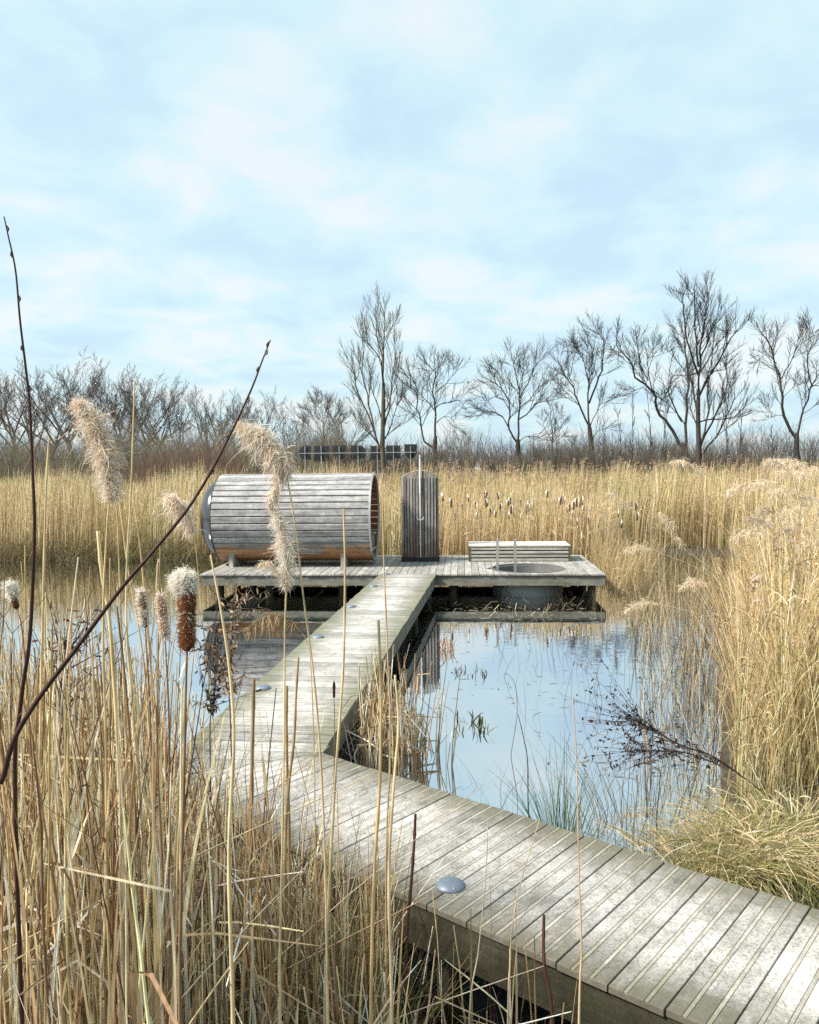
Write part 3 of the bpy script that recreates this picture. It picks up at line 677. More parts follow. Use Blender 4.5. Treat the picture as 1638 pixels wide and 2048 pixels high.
def branch_from(sg, P, rr, ln, lev, maxlev, up, wob, ang, kids, ratio, rmin, t0=.2):
    n = random.randint(*kids); S = len(P)
    for k in range(n + 1):
        t = 1. if k == n else t0 + (1 - t0) * (k + random.random()) / n
        u = t * (S - 1); i = min(int(u), S - 2); f = u - i
        p = P[i] * (1 - f) + P[i + 1] * f; d = P[i + 1] - P[i]; d = d / (np.linalg.norm(d) + 1e-9); r = rr[i] * (1 - f) + rr[i + 1] * f
        a = R(random.uniform(*ang)) * (.45 if k == n else 1)
        ax = np.cross(d, np.array([random.gauss(0, 1), random.gauss(0, 1), random.gauss(0, .6)]))
        nd = rot_about(d, ax, a); nd[2] += up * .6; nd /= np.linalg.norm(nd)
        l2 = ln * ratio * random.uniform(.7, 1.15) * (1 - .35 * t)
        grow(sg, p, nd, l2, max(rmin, min(r * .62, l2 * .016)), lev + 1, maxlev, up, wob, ang, kids, ratio, rmin)
def limb_tree(name, label, trunk, limbs, Y, mat, rt, map_, group=None, up=.15, levels=3, ratio=.56, kids=(6, 8), ang=(25, 55), depth=.9, rl=None, rmin=.015, wob=.13, Lb=2.7, shrink=.86):
    """trunk and limbs follow the outlines of the photographed tree; depth varies around Y; twigs grow by themselves"""
    tr = [atY(*map_(*q), Y) for q in trunk]
    base = tr[0].copy(); gz = float(height(base[0], base[1])); tr = [np.array([base[0], base[1], gz - .1])] + tr if base[2] > gz + .05 else tr
    base = tr[0]
    o = empty(name, tuple(base)); tag(o, label, 'tree', group)
    P = smooth_poly(np.array(tr) - base, 9); rr = np.linspace(rt, rt * .62, 9); rr[0] *= 1.35; rr[-1] *= .7
    t_ = Segs(); t_.add(P, rr); t_.obj('trunk', mat, o, 9)
    sg = Segs()
    for limb in limbs:
        sgn = random.uniform(-1, 1) * depth
        if math.hypot(limb[0][0] - trunk[-1][0], limb[0][1] - trunk[-1][1]) < 45: limb = [((trunk[-1][0] + trunk[-2][0]) / 2, (trunk[-1][1] * 2 + trunk[-2][1]) / 3)] + limb[1:]
        m = len(limb); pts = np.array([atY(*map_(*q), Y + sgn * (i / (m - 1)) * 1.6) for i, q in enumerate(limb)]) - base
        top_ = P[-1]; pts = top_ + (pts - top_) * np.linspace(1, shrink, m)[:, None]; ln = np.linalg.norm(np.diff(pts, axis=0), axis=1).sum()
        S = max(6, int(m * 2.2)); Q = smooth_poly(pts, S); Q[1:-1] += np.random.default_rng(len(limb)).normal(0, ln * .008, (S - 2, 3))
        r0 = min(rt * .68, max(rmin * 1.6, ln * .016)) if rl is None else rl * min(1, ln / 4)
        rq = np.linspace(r0, r0 * .25, S); sg.add(Q, rq)
        branch_from(sg, Q, rq, Lb / ratio * min(1, .35 + ln / 6), 1, levels, up, wob, ang, (kids[0] + int(ln * .9), kids[1] + int(ln * .9)), ratio, rmin, t0=.22)
    sg.obj('crown', mat, o, 3); return o
z4 = lambda x, y: (560 + x / 2.73, 560 + y / 2.73)
z5 = lambda x, y: (1138 + x / 3.276, 520 + y / 3.276)
limb_tree('bare_tree', 'bare crooked tree just beyond the shower wall, leaning limbs on both sides', [(865, 1060), (862, 1030), (845, 920), (850, 850)],
          [[(845, 920), (785, 870), (765, 760), (745, 690), (740, 600), (700, 540), (690, 470)], [(850, 850), (848, 700), (835, 600), (850, 470), (800, 400)], [(848, 700), (900, 660), (985, 640), (1040, 580)],
           [(850, 720), (800, 650), (740, 580), (715, 500)], [(855, 780), (900, 740), (950, 750), (970, 810)], [(765, 760), (700, 710), (650, 640)], [(845, 620), (900, 560), (960, 480), (990, 430)],
           [(840, 560), (880, 450), (900, 380)]], 72, M_bark, .30, z4)
limb_tree('bare_tree', 'round-crowned bare tree behind the bench with two wide low limbs', [(1308, 1050), (1305, 1020), (1300, 940), (1300, 870)],
          [[(1285, 880), (1245, 800), (1255, 700), (1225, 600), (1180, 540), (1130, 500)], [(1300, 870), (1305, 740), (1310, 640), (1300, 540), (1280, 420), (1260, 360)], [(1305, 760), (1360, 720), (1400, 660), (1500, 630), (1560, 610)],
           [(1310, 700), (1370, 640), (1420, 560), (1490, 490)], [(1245, 800), (1200, 730), (1130, 705), (1040, 720)], [(1260, 720), (1210, 640), (1140, 620), (1080, 650)], [(1310, 640), (1360, 540), (1400, 430), (1410, 380)],
           [(1315, 870), (1350, 850), (1430, 860), (1500, 860)], [(1240, 620), (1200, 500), (1150, 420)], [(1305, 620), (1330, 500), (1330, 400)]], 72, M_bark, .33, z4)
limb_tree('slender_tree', 'tall slender bare tree with a pointed crown rising behind the barrel sauna', [(575, 1230), (575, 1180), (560, 900), (565, 700), (565, 560)],
          [[(565, 560), (565, 400), (570, 250), (555, 80)], [(545, 920), (490, 720), (455, 560), (440, 400), (430, 260)], [(565, 600), (545, 420), (480, 340), (440, 230)], [(570, 800), (600, 700), (620, 500), (640, 350)],
           [(560, 870), (620, 840), (720, 800)], [(540, 900), (450, 820), (380, 720)], [(565, 380), (600, 260), (640, 170)], [(565, 500), (535, 300), (500, 120)], [(520, 850), (420, 620), (360, 460)],
           [(575, 870), (640, 720), (680, 640)], [(560, 950), (500, 860), (430, 800)], [(575, 720), (620, 600), (660, 480)], [(555, 760), (500, 600), (470, 480)]], 42, M_bark_olive, .15, z4, up=.26, ang=(18, 40), ratio=.56, depth=.7, rmin=.0085, Lb=1.7, rl=.06)
limb_tree('bare_tree', 'upright vase-shaped bare tree, third along the row behind the platform', [(150, 1345), (150, 1310), (140, 1150), (130, 1070)],
          [[(120, 1060), (70, 960), (40, 880), (0, 780), (-60, 700), (-100, 600)], [(130, 1070), (125, 900), (130, 760), (100, 640), (60, 520)], [(135, 1080), (190, 980), (220, 930), (280, 900)], [(130, 940), (190, 780), (230, 640), (240, 480), (200, 370)],
           [(60, 950), (-30, 850), (-90, 800)], [(150, 1170), (200, 1120), (290, 1105)], [(125, 850), (150, 700), (160, 560), (170, 430)], [(0, 780), (20, 640), (20, 500)], [(120, 640), (60, 560), (-20, 470)]], 70, M_bark, .27, z5)
limb_tree('bare_tree', 'large bare tree with long limbs sweeping out over the reeds', [(790, 1400), (770, 1300), (740, 1200)],
          [[(740, 1200), (690, 1150), (640, 1050), (570, 960), (550, 870), (490, 800), (400, 720), (360, 600), (290, 520), (240, 450)], [(550, 870), (520, 760), (500, 640), (510, 540), (530, 480)], [(520, 790), (460, 680), (440, 570), (420, 520), (410, 420)],
           [(490, 830), (430, 820), (330, 830)], [(740, 1060), (690, 960), (650, 850), (660, 760), (690, 700), (740, 690)], [(770, 1250), (770, 1060), (780, 900), (790, 700), (770, 500), (760, 300)], [(540, 640), (610, 570), (630, 500)],
           [(760, 1080), (660, 940), (580, 860)], [(360, 600), (300, 560), (240, 540)]], 62, M_bark, .36, z5, Lb=2.4)
limb_tree('tall_tree', 'tallest bare tree, dense upright twigs above the right-hand reeds', [(862, 1520), (860, 1480), (850, 1200), (845, 1000), (850, 850)],
          [[(850, 850), (855, 640), (880, 400), (920, 80)], [(850, 900), (900, 780), (960, 720), (1040, 700), (1060, 660)], [(860, 1220), (900, 1100), (920, 900), (940, 700), (960, 500)], [(855, 1060), (960, 1050), (1090, 1050), (1220, 960)],
           [(850, 820), (1000, 620), (1100, 450), (1140, 400)], [(850, 700), (830, 500), (820, 200), (790, 110)], [(860, 640), (940, 420), (1000, 220)], [(845, 1000), (800, 800), (760, 600), (720, 420)], [(850, 760), (780, 560), (740, 300), (720, 180)],
           [(850, 1250), (950, 1050), (1030, 900), (1060, 720)], [(855, 1300), (980, 1150), (1080, 980), (1120, 860)], [(850, 1150), (800, 1000), (790, 850)], [(860, 560), (900, 330), (900, 180)], [(855, 740), (960, 560), (1060, 400)]], 44, M_bark, .17, z5, up=.24, ang=(20, 44), depth=.9, rmin=.009, Lb=1.8, ratio=.56, rl=.07, kids=(6, 9))
limb_tree('bare_tree', 'forked bare tree at the right edge with a bent trunk', [(1500, 1320), (1490, 1260), (1495, 1130)],
          [[(1470, 1120), (1400, 1000), (1390, 820), (1340, 640), (1300, 480), (1220, 380)], [(1500, 1120), (1530, 1000), (1590, 830), (1640, 720), (1700, 600)], [(1400, 1020), (1320, 1000), (1250, 930)], [(1390, 780), (1450, 640), (1500, 500), (1530, 380)],
           [(1360, 680), (1280, 580), (1200, 580)], [(1530, 1010), (1640, 930), (1740, 900)], [(1590, 830), (1560, 650), (1600, 500), (1620, 380)], [(1400, 900), (1480, 800), (1500, 760)], [(1590, 820), (1700, 800), (1800, 700)]], 64, M_bark, .3, z5)
# small tree between the two round ones, and the one left of the slender tree
limb_tree('young_tree', 'small thin bare tree between two big crowns behind the bench', [(1487, 1000), (1487, 950), (1485, 860)],
          [[(1485, 860), (1480, 760), (1470, 660)], [(1485, 880), (1440, 800), (1420, 740)], [(1486, 870), (1540, 800), (1560, 740)], [(1486, 840), (1510, 760), (1530, 690)], [(1487, 900), (1560, 850), (1600, 870)]], 85, M_bark_far, .12, z4, rmin=.014, Lb=1.6)
limb_tree('bare_tree', 'small round bare tree above the dark sign panels', [(232, 960), (232, 900), (240, 850)],
          [[(240, 850), (190, 760), (140, 700)], [(240, 850), (235, 740), (220, 640)], [(240, 850), (290, 760), (330, 690)], [(235, 870), (160, 800), (110, 760)], [(240, 860), (300, 800), (360, 760)], [(240, 800), (270, 700), (270, 630)], [(235, 780), (195, 690), (190, 640)]], 95, M_bark_far, .28, z4, rmin=.02, Lb=2.6)
# the far row of trees at the left: five grown shapes, copied and turned
protos = []
for v in range(5):
    random.seed(50 + v); o = empty('row_tree'); t_ = Segs(); h0 = random.uniform(2.2, 3.4)
    tp = np.array([(0, 0, -.3), (random.gauss(0, .1), random.gauss(0, .1), h0 * .5), (random.gauss(0, .25), random.gauss(0, .25), h0)]); tp = smooth_poly(tp, 6)
    t_.add(tp, np.linspace(.32, .24, 6)); t_.obj('trunk', M_bark_far, o, 7); sg = Segs()
    for k in range(7):
        a = k * 2.4 + random.random(); e = random.uniform(.35, .95) if k else .1
        d = np.array([math.cos(a) * math.sin(e), math.sin(a) * math.sin(e), math.cos(e)])
        grow(sg, tp[-1] - np.array([0, 0, random.uniform(0, .5) if k else 0]), d, random.uniform(5.0, 6.6), random.uniform(.09, .15), 0, 3, up=.16, wob=.16, ang=(24, 52), kids=(4, 5), ratio=.58, rmin=.017)
    sg.obj('crown', M_bark_far, o, 3); protos.append(o)
row = [(-30, 748, 112), (15, 752, 105), (60, 765, 118), (95, 752, 100), (135, 740, 110), (180, 738, 104), (215, 748, 120), (250, 752, 108), (285, 765, 112), (325, 782, 118), (360, 790, 110), (405, 785, 116), (445, 800, 108), (490, 806, 122), (530, 800, 114), (575, 812, 124), (690, 812, 128)]
used = set()
ORD = ['first', 'second', 'third', 'fourth', 'fifth', 'sixth', 'seventh', 'eighth', 'ninth', 'tenth', 'eleventh', 'twelfth', 'thirteenth', 'fourteenth', 'fifteenth', 'sixteenth', 'seventeenth']
for k, (px, py, Y) in enumerate(row):
    v = (k * 3) % 5; src = protos[v]
    top = atY(px, py, Y); g = float(height(top[0], Y)); s = (top[2] - g) / 10.5
    if v in used:
        o = src.copy(); C.objects.link(o)
        for ch in src.children: c2 = ch.copy(); C.objects.link(c2); c2.parent = o
    else: o = src; used.add(v)
    o.location = (top[0], Y, g); o.rotation_euler = (0, 0, k * 1.37); o.scale = (s, s, s)
    tag(o, 'leafless grey tree, ' + ORD[k] + ' from the left in the distant row behind the reeds', 'tree', 'distant row of bare trees')
random.seed(11)
# saplings between the big trees at the right
for k, (px, ytop, ybot, Y) in enumerate(sorted(((1236, 830, 930, 50), (1262, 800, 940, 47), (1300, 770, 950, 46), (1330, 800, 950, 48), (1205, 850, 930, 52), (1450, 740, 950, 45), (1480, 780, 940, 47), (1545, 860, 940, 50), (1110, 850, 930, 60)))):
    b = atY(px + random.uniform(-3, 3), ybot, Y); g = float(height(b[0], Y)); tp = atY(px + random.uniform(-10, 10), ytop, Y)
    o = empty('sapling', (b[0], Y, g)); tag(o, 'thin bare sapling, ' + ORD[k] + ' from the left among shrubs below the big trees', 'sapling', 'saplings beneath the tree row')
    P = smooth_poly(np.array([(0, 0, -.1), (random.gauss(0, .1), 0, (tp[2] - g) * .5), (tp[0] - b[0], random.gauss(0, .2), tp[2] - g)]), 8); t_ = Segs(); rr = np.linspace(.035, .009, 8); t_.add(P, rr); t_.obj('trunk', M_bark, o, 5)
    sg = Segs(); branch_from(sg, P, rr, (tp[2] - g) * .3, 1, 3, .3, .1, (16, 38), (9, 13), .5, .008, t0=.15); sg.obj('crown', M_bark, o, 3)

# ------------------------------------------------------------------ thickets behind the reeds
def thicket(name, label, x0, x1, y0, y1, n, hm, hs, cols, w=.012):
    st = Strands(); x = rng.uniform(x0, x1, n); y = rng.uniform(y0, y1, n); h = np.clip(rng.normal(hm, hs, n), .5, hm * 1.7) * (1 + .28 * np.sin(x * .55 + 1.3) * np.sin(x * .21 + y * .1))
    base = np.stack([x, y, height(x, y) - .05], 1); lean = rng.normal(0, .16, (n, 2))
    P = stem_paths(base, h, lean, 4, 1.3); c = pick(cols, n, jit=.2)
    st.add(P, np.linspace(w, w * .35, 4)[None] * rng.uniform(.6, 1.3, (n, 1)), c)
    for rep in range(3):                                   # side shoots
        i = rng.integers(0, n, n); t = rng.uniform(.3, .9, n); s0 = base[i] + np.concatenate([lean[i] * (h[i] * t ** 1.3)[:, None], (h[i] * t)[:, None]], 1)
        h2 = h[i] * rng.uniform(.2, .5, n); P2 = stem_paths(s0, h2 * .85, rng.normal(0, .5, (n, 2)), 3, 1.1)
        st.add(P2, np.array([w * .5, w * .4, w * .2])[None], c[i])
    return tag(st.obj(name, M_reed), label, kind='stuff')
BR1 = [(.115, .095, .075), (.085, .075, .065), (.15, .11, .075), (.10, .095, .08)]
thicket('shrub_thicket', 'grey-brown tangle of leafless shrubs behind the platform', -6, 26, 56, 62, 5200, 1.9, .4, BR1)
thicket('shrub_thicket', 'taller brown leafless scrub below the far left trees', -38, -5, 58, 72, 5200, 2.6, 1.0, [(.20, .165, .125), (.16, .145, .115), (.23, .18, .11), (.18, .17, .12), (.13, .12, .105)], .016)
thicket('shrub_thicket', 'russet scrub along the reed bed on the far left', -15, -9, 40, 46, 1300, 1.9, .5, [(.17, .10, .07), (.14, .09, .07)], .008)
thicket('shrub_thicket', 'far grey hedge line along the horizon under the tree row', -50, 60, 92, 104, 5500, 3.0, .8, [(.12, .10, .09), (.10, .09, .085)], .028)
# pale green bush left of the sign
# ------------------------------------------------------------------ far reed beds
GOLD = [(.66, .51, .28), (.78, .65, .41), (.54, .39, .19), (.36, .25, .12), (.84, .74, .53), (.42, .37, .16), (.22, .15, .08)]
def reed_bed(name, label, poly, n, hm, hs, cols, w=.0085, prob=None, lean=.07, plume=0., inside=True, plume_cols=((.42, .33, .26), (.5, .41, .33)), S=4, edge=None, leaves=.8):
    poly = np.asarray(poly, float); lo, hi = poly.min(0), poly.max(0); x = []; y = []
    while len(x) < n:
        px = rng.uniform(lo[0], hi[0], n); py = rng.uniform(lo[1], hi[1], n); ins = np.zeros(n, bool)
        for (ax, ay), (bx, by) in zip(poly, np.roll(poly, -1, 0)):
            c = (ay > py) != (by > py); ins ^= c & (px < ax + (py - ay) / (by - ay + 1e-12) * (bx - ax))
        x += list(px[ins]); y += list(py[ins])
    x = np.array(x[:n]); y = np.array(y[:n])
    h = np.clip(rng.normal(hm, hs, n), .25 * hm, 1.22 * hm) * (1 + .13 * np.sin(x * 1.3 + .4 * y) + .09 * np.sin(x * 3.7 - 1.1 * y) + .07 * np.sin(x * 7.9 + 2.3 * y))
    base = np.stack([x, y, np.maximum(height(x, y), -.25) - .02], 1)
    wind = np.array([.05, .0]); ln = rng.normal(0, lean, (n, 2)) + wind
    tint = pick(cols, n, prob, .12)
    # clumps: whole patches lean green or rust
    pn = np.sin(x * .9 + 2) * np.sin(y * .7 + x * .3); g = np.clip(pn - .25, 0, 1)[:, None]; tint = tint * (1 - g * np.array([.18, .05, .12]))
    st = Strands(); P = stem_paths(base, h, ln, S, 1.7, np.abs(rng.normal(0, .03, n)))
    st.add(P, np.linspace(1, .3, S)[None] * (w * rng.uniform(.6, 1.3, n))[:, None], tint)
    m = int(n * leaves)                                          # hanging leaves
    i = rng.integers(0, n, m); t = rng.uniform(.2, .85, m); s0 = base[i] + np.concatenate([ln[i] * (h[i] * t ** 1.7)[:, None], (h[i] * t)[:, None]], 1)
    L_ = rng.uniform(.18, .5, m) * min(1, hm / 1.6); a = rng.uniform(0, 2 * np.pi, m); d = np.stack([np.cos(a), np.sin(a)], 1) * rng.uniform(.2, .8, m)[:, None]
    tt = np.linspace(0, 1, 4)[None, :, None]
    P2 = s0[:, None, :] + np.concatenate([d[:, None, :] * L_[:, None, None] * tt, L_[:, None, None] * (.75 * tt - rng.uniform(.2, 1.4, m)[:, None, None] * tt ** 2)], 2)
    st.add(P2, np.array([.8, 1, .7, .15])[None] * (w * rng.uniform(.7, 1.3, m))[:, None], tint[i] * rng.uniform(.85, 1.12, (m, 1)))
    if plume:
        m = int(n * plume); i = rng.choice(n, m, replace=False); tip = P[i, -1]; pc_ = pick(plume_cols, m, None, .12)
        for rep in range(7):
            t = rng.uniform(0, 1, m); s0 = tip - np.concatenate([ln[i] * .2 * t[:, None], (t * .22)[:, None]], 1)
            dd = rng.normal(0, .05, (m, 2)) + wind; P3 = s0[:, None, :] + np.concatenate([dd[:, None, :] * np.array([0, .6, 1.])[None, :, None], (np.array([0, .05, .02])[None, :] * rng.uniform(.4, 1.3, m)[:, None])[..., None]], 2)
            st.add(P3, np.array([.004, .012, .003])[None], pc_)
    return tag(st.obj(name, M_reed), label, kind='stuff')
reed_bed('reed_bed', 'golden reed bed along the far left shore', [(-20, 24.3), (-5.3, 23.7), (-4.6, 21.4), (-2, 21.0), (-1, 27), (-2, 31), (-20, 31)], 15000, 1.84, .28, GOLD)
reed_bed('reed_bed', 'dark wet reed litter at the foot of the far left reeds', [(-18, 23.5), (-5.2, 23.1), (-5.1, 23.9), (-18, 24.6)], 3200, .55, .22, [(.20, .16, .08), (.12, .10, .05), (.3, .24, .12)], .009, lean=.5)
reed_bed('reed_bed', 'pale cattail and reed stand right behind the platform', [(-4.5, 20.25), (4.8, 20.1), (6.0, 23.6), (6, 27), (-4, 27)], 13000, 1.5, .2, [(.64, .50, .30), (.76, .63, .43), (.50, .37, .2), (.30, .2, .1), (.66, .53, .28)], .0085)
reed_bed('reed_bed', 'taller rust-tipped reeds farther behind the platform', [(-2, 27), (18, 27), (22, 37), (-4, 37)], 13000, 1.75, .3, [(.62, .46, .24), (.70, .56, .34), (.48, .42, .19), (.34, .24, .13)], .011, plume=.2, plume_cols=((.34, .24, .18), (.42, .32, .25)))
reed_bed('reed_bed', 'yellow reeds behind the dark inlet on the right', [(5.8, 23.9), (8.6, 24.2), (10.8, 22.2), (18, 22), (18, 28), (6, 28)], 11000, 1.78, .3, GOLD)
reed_bed('reed_bed', 'distant reeds behind the far left shore', [(-30, 31), (-2, 31), (-3, 39), (-30, 39)], 10000, 1.55, .32, [(.58, .45, .24), (.48, .42, .19), (.66, .54, .32), (.34, .24, .13)], .012, plume=.08)
reed_bed('bank_grass', 'yellow-green grass on the bank below the trees', [(-30, 38), (30, 38), (40, 56), (-40, 56)], 15000, .6, .22, [(.46, .40, .18), (.38, .38, .14), (.55, .44, .22), (.30, .33, .11)], .016, lean=.25, S=3, leaves=.3)
# ------------------------------------------------------------------ the right bank
reed_bed('reed_bed', 'tall golden reed bed on the right bank', [(2.9, 6.6), (3.9, 8.8), (5.7, 13.2), (7.9, 17.4), (10.2, 19.6), (13, 19.6), (12, 8), (6, 5.2), (3.5, 5.9)], 13500, 1.75, .33, GOLD, .0062, plume=.05, lean=.12, S=5, leaves=1.3)
reed_bed('reed_bed', 'arching dry grass and reeds spilling over the right water edge', [(2.5, 6.2), (3.4, 8.6), (5.1, 13.0), (7.2, 17.4), (8.0, 17.4), (5.8, 13.0), (4.1, 8.6), (3.4, 6.0)], 4600, 1.1, .35, [(.66, .52, .28), (.56, .42, .2), (.40, .28, .14), (.74, .63, .42), (.24, .16, .08)], .0045, lean=.24, S=6, leaves=.8)
reed_bed('reed_bed', 'sparse reed stalks standing in the water near the right bank', [(1.7, 6.0), (2.3, 8.2), (3.3, 12), (4.3, 16.6), (5.2, 19), (8.4, 19.4), (7.2, 17.4), (5.2, 13), (3.5, 8.4), (2.5, 6.2)], 1500, .95, .34, [(.3, .22, .12), (.5, .4, .22), (.12, .085, .05), (.62, .5, .32), (.08, .06, .04)], .004, lean=.16, S=5, leaves=.5)
reed_bed('water_stems', 'scattered thin dark stems rising from the open water on the right', [(1.0, 5.9), (1.2, 8), (1.0, 11), (1.6, 15.5), (4.4, 16.6), (3.0, 10), (2.2, 6.2)], 300, .55, .28, [(.10, .075, .05), (.2, .14, .09), (.5, .4, .26), (.06, .05, .04)], .0035, lean=.2, S=5, leaves=.35)
reed_bed('reed_bed', 'low brown reeds at the right corner of the platform', [(4.2, 16.6), (4.9, 16.8), (5.8, 19.6), (4.4, 20.2)], 1000, 1.0, .25, [(.5, .38, .2), (.6, .48, .28), (.36, .27, .14)], .006, lean=.2)

# ------------------------------------------------------------------ far things: sign backs, posts, rail
random.seed(3)
z6 = lambda x, y: (580 + x / 5.85, 860 + y / 5.85)
SY = 53.5
o0 = atY(*z6(800, 275), SY); gz = float(height(o0[0], SY))
sg_ = empty('sign_board', (o0[0], SY, gz)); tag(sg_, 'row of dark rounded sign panels on grey posts seen from behind', 'sign')
def sign_panel(x0, x1, y0, y1, corners):
    a = atY(*z6(x0, y1), SY) - np.array([o0[0], SY, gz]); b = atY(*z6(x1, y0), SY) - np.array([o0[0], SY, gz]); pts = []; r = .45
    for (cx, cz_), s, a0 in (((b[0], a[2]), 'br', -90), ((b[0], b[2]), 'tr', 0), ((a[0], b[2]), 'tl', 90), ((a[0], a[2]), 'bl', 180)):
        if s in corners:
            ox = cx - r if 'r' in s else cx + r; oz = cz_ - r if s[0] == 't' else cz_ + r
            pts += [(ox + r * math.cos(R(a0 + k * 18)), oz + r * math.sin(R(a0 + k * 18))) for k in range(6)]
        else: pts.append((cx, cz_))
    n = len(pts); mb = MB(); c = (a + b) / 2
    mb.add([(x - c[0], y, z - c[2]) for y in (-.03, .03) for x, z in pts], [tuple(range(n)), tuple(reversed(range(n, 2 * n)))] + [(n + i, n + (i + 1) % n, (i + 1) % n, i) for i in range(n)])
    mb.obj('panel', M_dark_sign, sg_, (c[0], 0, c[2]))
for pr in ((105, 245, 185, 350, ('tl', 'bl')), (285, 455, 185, 370, ()), (505, 655, 180, 350, ('br', 'bl')), (715, 890, 180, 345, ('tr', 'br')), (945, 1090, 185, 350, ()), (1125, 1290, 180, 355, ()), (1345, 1485, 165, 340, ('br', 'bl'))): sign_panel(*pr)
for px in (175, 365, 575, 795, 1020, 1210, 1410):
    p = atY(*z6(px, 180), SY) - np.array([o0[0], SY, gz]); mb = MB(); mb.box((0, -.07, p[2] / 2 - .1), (.05, .05, p[2] + .1)); mb.obj('post', M_post_grey, sg_, (p[0], 0, 0))
a = atY(*z6(110, 272), SY) - np.array([o0[0], SY, gz]); b = atY(*z6(1470, 262), SY) - np.array([o0[0], SY, gz])
mb = MB(); mb.box(((a[0] + b[0]) / 2, -.13, (a[2] + b[2]) / 2), (b[0] - a[0], .04, .045)); mb.obj('rail', M_post_grey, sg_)
def lamp_post(px, ytop, label, arm=1, Y=66):
    t = atY(px, ytop, Y); g = float(height(t[0], Y)); o = empty('street_lamp', (t[0], Y, g)); tag(o, label, 'street lamp'); h = t[2] - g
    mb = MB(); mb.tube([(0, 0, -.1), (0, 0, h)], [.07, .05], 8); mb.obj('pole', M_post_grey, o)
    mb = MB(); mb.tube([(0, 0, h - .03), (arm * .5, 0, h + .02)], .035, 6); mb.box((arm * .7, 0, h + .02), (.5, .18, .08)); mb.obj('lamp_head', M_post_grey, o)
lamp_post(335, 879, 'thin grey street lamp rising from scrub left of the barrel sauna')
lamp_post(82, 894, 'thin grey street lamp at the far left edge of the scrub', Y=70)
rp = atY(325, 946, 54); rq = atY(442, 946, 54); g = float(height(rp[0], 54)); o = empty('guard_rail', (rp[0], 54, g)); tag(o, 'pale green rail fence low behind the reeds left of the sauna', 'fence')
for z, h_ in ((rp[2] - g, .06), (rp[2] - g - .22, .2)):
    mb = MB(); mb.box(((rq[0] - rp[0]) / 2, 0, z), (rq[0] - rp[0], .05, h_)); mb.obj('rail', M_green_rail, o)
for k in range(5):
    mb = MB(); mb.box((0, .05, (rp[2] - g) / 2), (.07, .05, rp[2] - g + .1)); mb.obj('post', M_green_rail, o, ((rq[0] - rp[0]) * k / 4, 0, 0))
t = atY(955, 928, 50); g = float(height(t[0], 50)); o = empty('route_sign', (t[0], 50, g)); tag(o, 'tiny blue and white sign plate on a post beyond the reeds', 'sign')
mb = MB(); mb.box((0, 0, (t[2] - g) / 2), (.05, .05, t[2] - g)); mb.obj('post', M_post_grey, o)
mb = MB(); mb.box((0, -.04, t[2] - g - .08), (.3, .02, .2)); mb.obj('upper_plate', M_blue, o)
mb = MB(); mb.box((0, -.04, t[2] - g - .36), (.36, .02, .3)); mb.obj('lower_plate', M_white, o)

# ------------------------------------------------------------------ plants with a shape of their own
def ground_z(x, y): return max(float(height(x, y)), -.3)
def stem_thing(name, cat, label, px, Y, r, tint, group=None, foot=True, taper=.55, nodes=True, sides=6):
    m = len(px); dY = np.linspace(0, random.uniform(-.05, .05), m)
    P = [atY(x, y, Y + d) for (x, y), d in zip(px, dY)]; b = P[-1]; gz = ground_z(b[0], b[1])
    if foot and b[2] > gz: P.append(np.array([b[0] + (b[0] - P[-2][0]) * .3, b[1], gz - .05]))
    P = np.array(P)[::-1]; base = P[0].copy(); o = empty(name, tuple(base)); tag(o, label, cat, group)
    S = 4 * len(P); Q = smooth_poly(P - base, S); rr = np.linspace(r, r * taper, S)
    if nodes: rr = rr * (1 + .22 * (np.arange(S) % 4 == 0))
    st = Strands(); st.add(Q[None], rr[None], np.array(tint)[None] * 1., sides); st.obj('stem', M_reed_near, o)
    return o, base, Q
def plume(o, base, rach_px, Y, width, n, cols, side=(-1, 0, -.4), lobes=4, droop=1., thin=.0007, curl=1.):
    P = smooth_poly(np.array([atY(x, y, Y) for x, y in rach_px]), 40) - base; st = Strands()
    st.add(P[None], np.linspace(.0016, .0006, 40)[None], np.array([cols[0]]) * .8, 4)
    t = rng.uniform(0, 1, n); lob = .42 + .58 * np.abs(np.sin(t * math.pi * lobes)) ** .7; env = np.sin(np.clip(t * .93 + .07, 0, 1) * math.pi) ** .55
    i = np.clip((t * 39), 0, 38.99); k = i.astype(int); f = (i - k)[:, None]; s0 = P[k] * (1 - f) + P[k + 1] * f
    d = rng.normal(0, 1, (n, 3)); d /= np.linalg.norm(d, axis=1)[:, None]
    tang = P[np.minimum(k + 1, 39)] - P[k]; tang /= np.linalg.norm(tang, axis=1)[:, None]
    d = d * 1.0 + np.array(side) * .75 + tang * .3; d /= np.linalg.norm(d, axis=1)[:, None]
    L_ = width * env * lob * rng.uniform(.55, 1.25, n); u = np.linspace(0, 1, 5)[None, :, None]
    Q = s0[:, None, :] + d[:, None, :] * L_[:, None, None] * u; Q[:, :, 2] -= droop * (L_[:, None]) * .55 * (u[:, :, 0] ** 2)
    Q += np.cumsum(rng.normal(0, 1, (n, 5, 3)) * (L_ * .13 * curl)[:, None, None], 1) * (u > 0)
    st.add(Q, np.array([.5, 1., 1.2, 1., .4])[None] * thin * rng.uniform(.7, 1.4, (n, 1)), pick(cols, n, None, .16))
    return st.obj('plume', M_plume, o, False)
PL_C = [(.94, .82, .68), (.84, .66, .48), (.98, .92, .82), (.66, .46, .30)]
PALE, STRAW, TAN, BROWN, DARK = (.84, .68, .40), (.74, .56, .28), (.50, .37, .20), (.24, .14, .075), (.085, .045, .03)
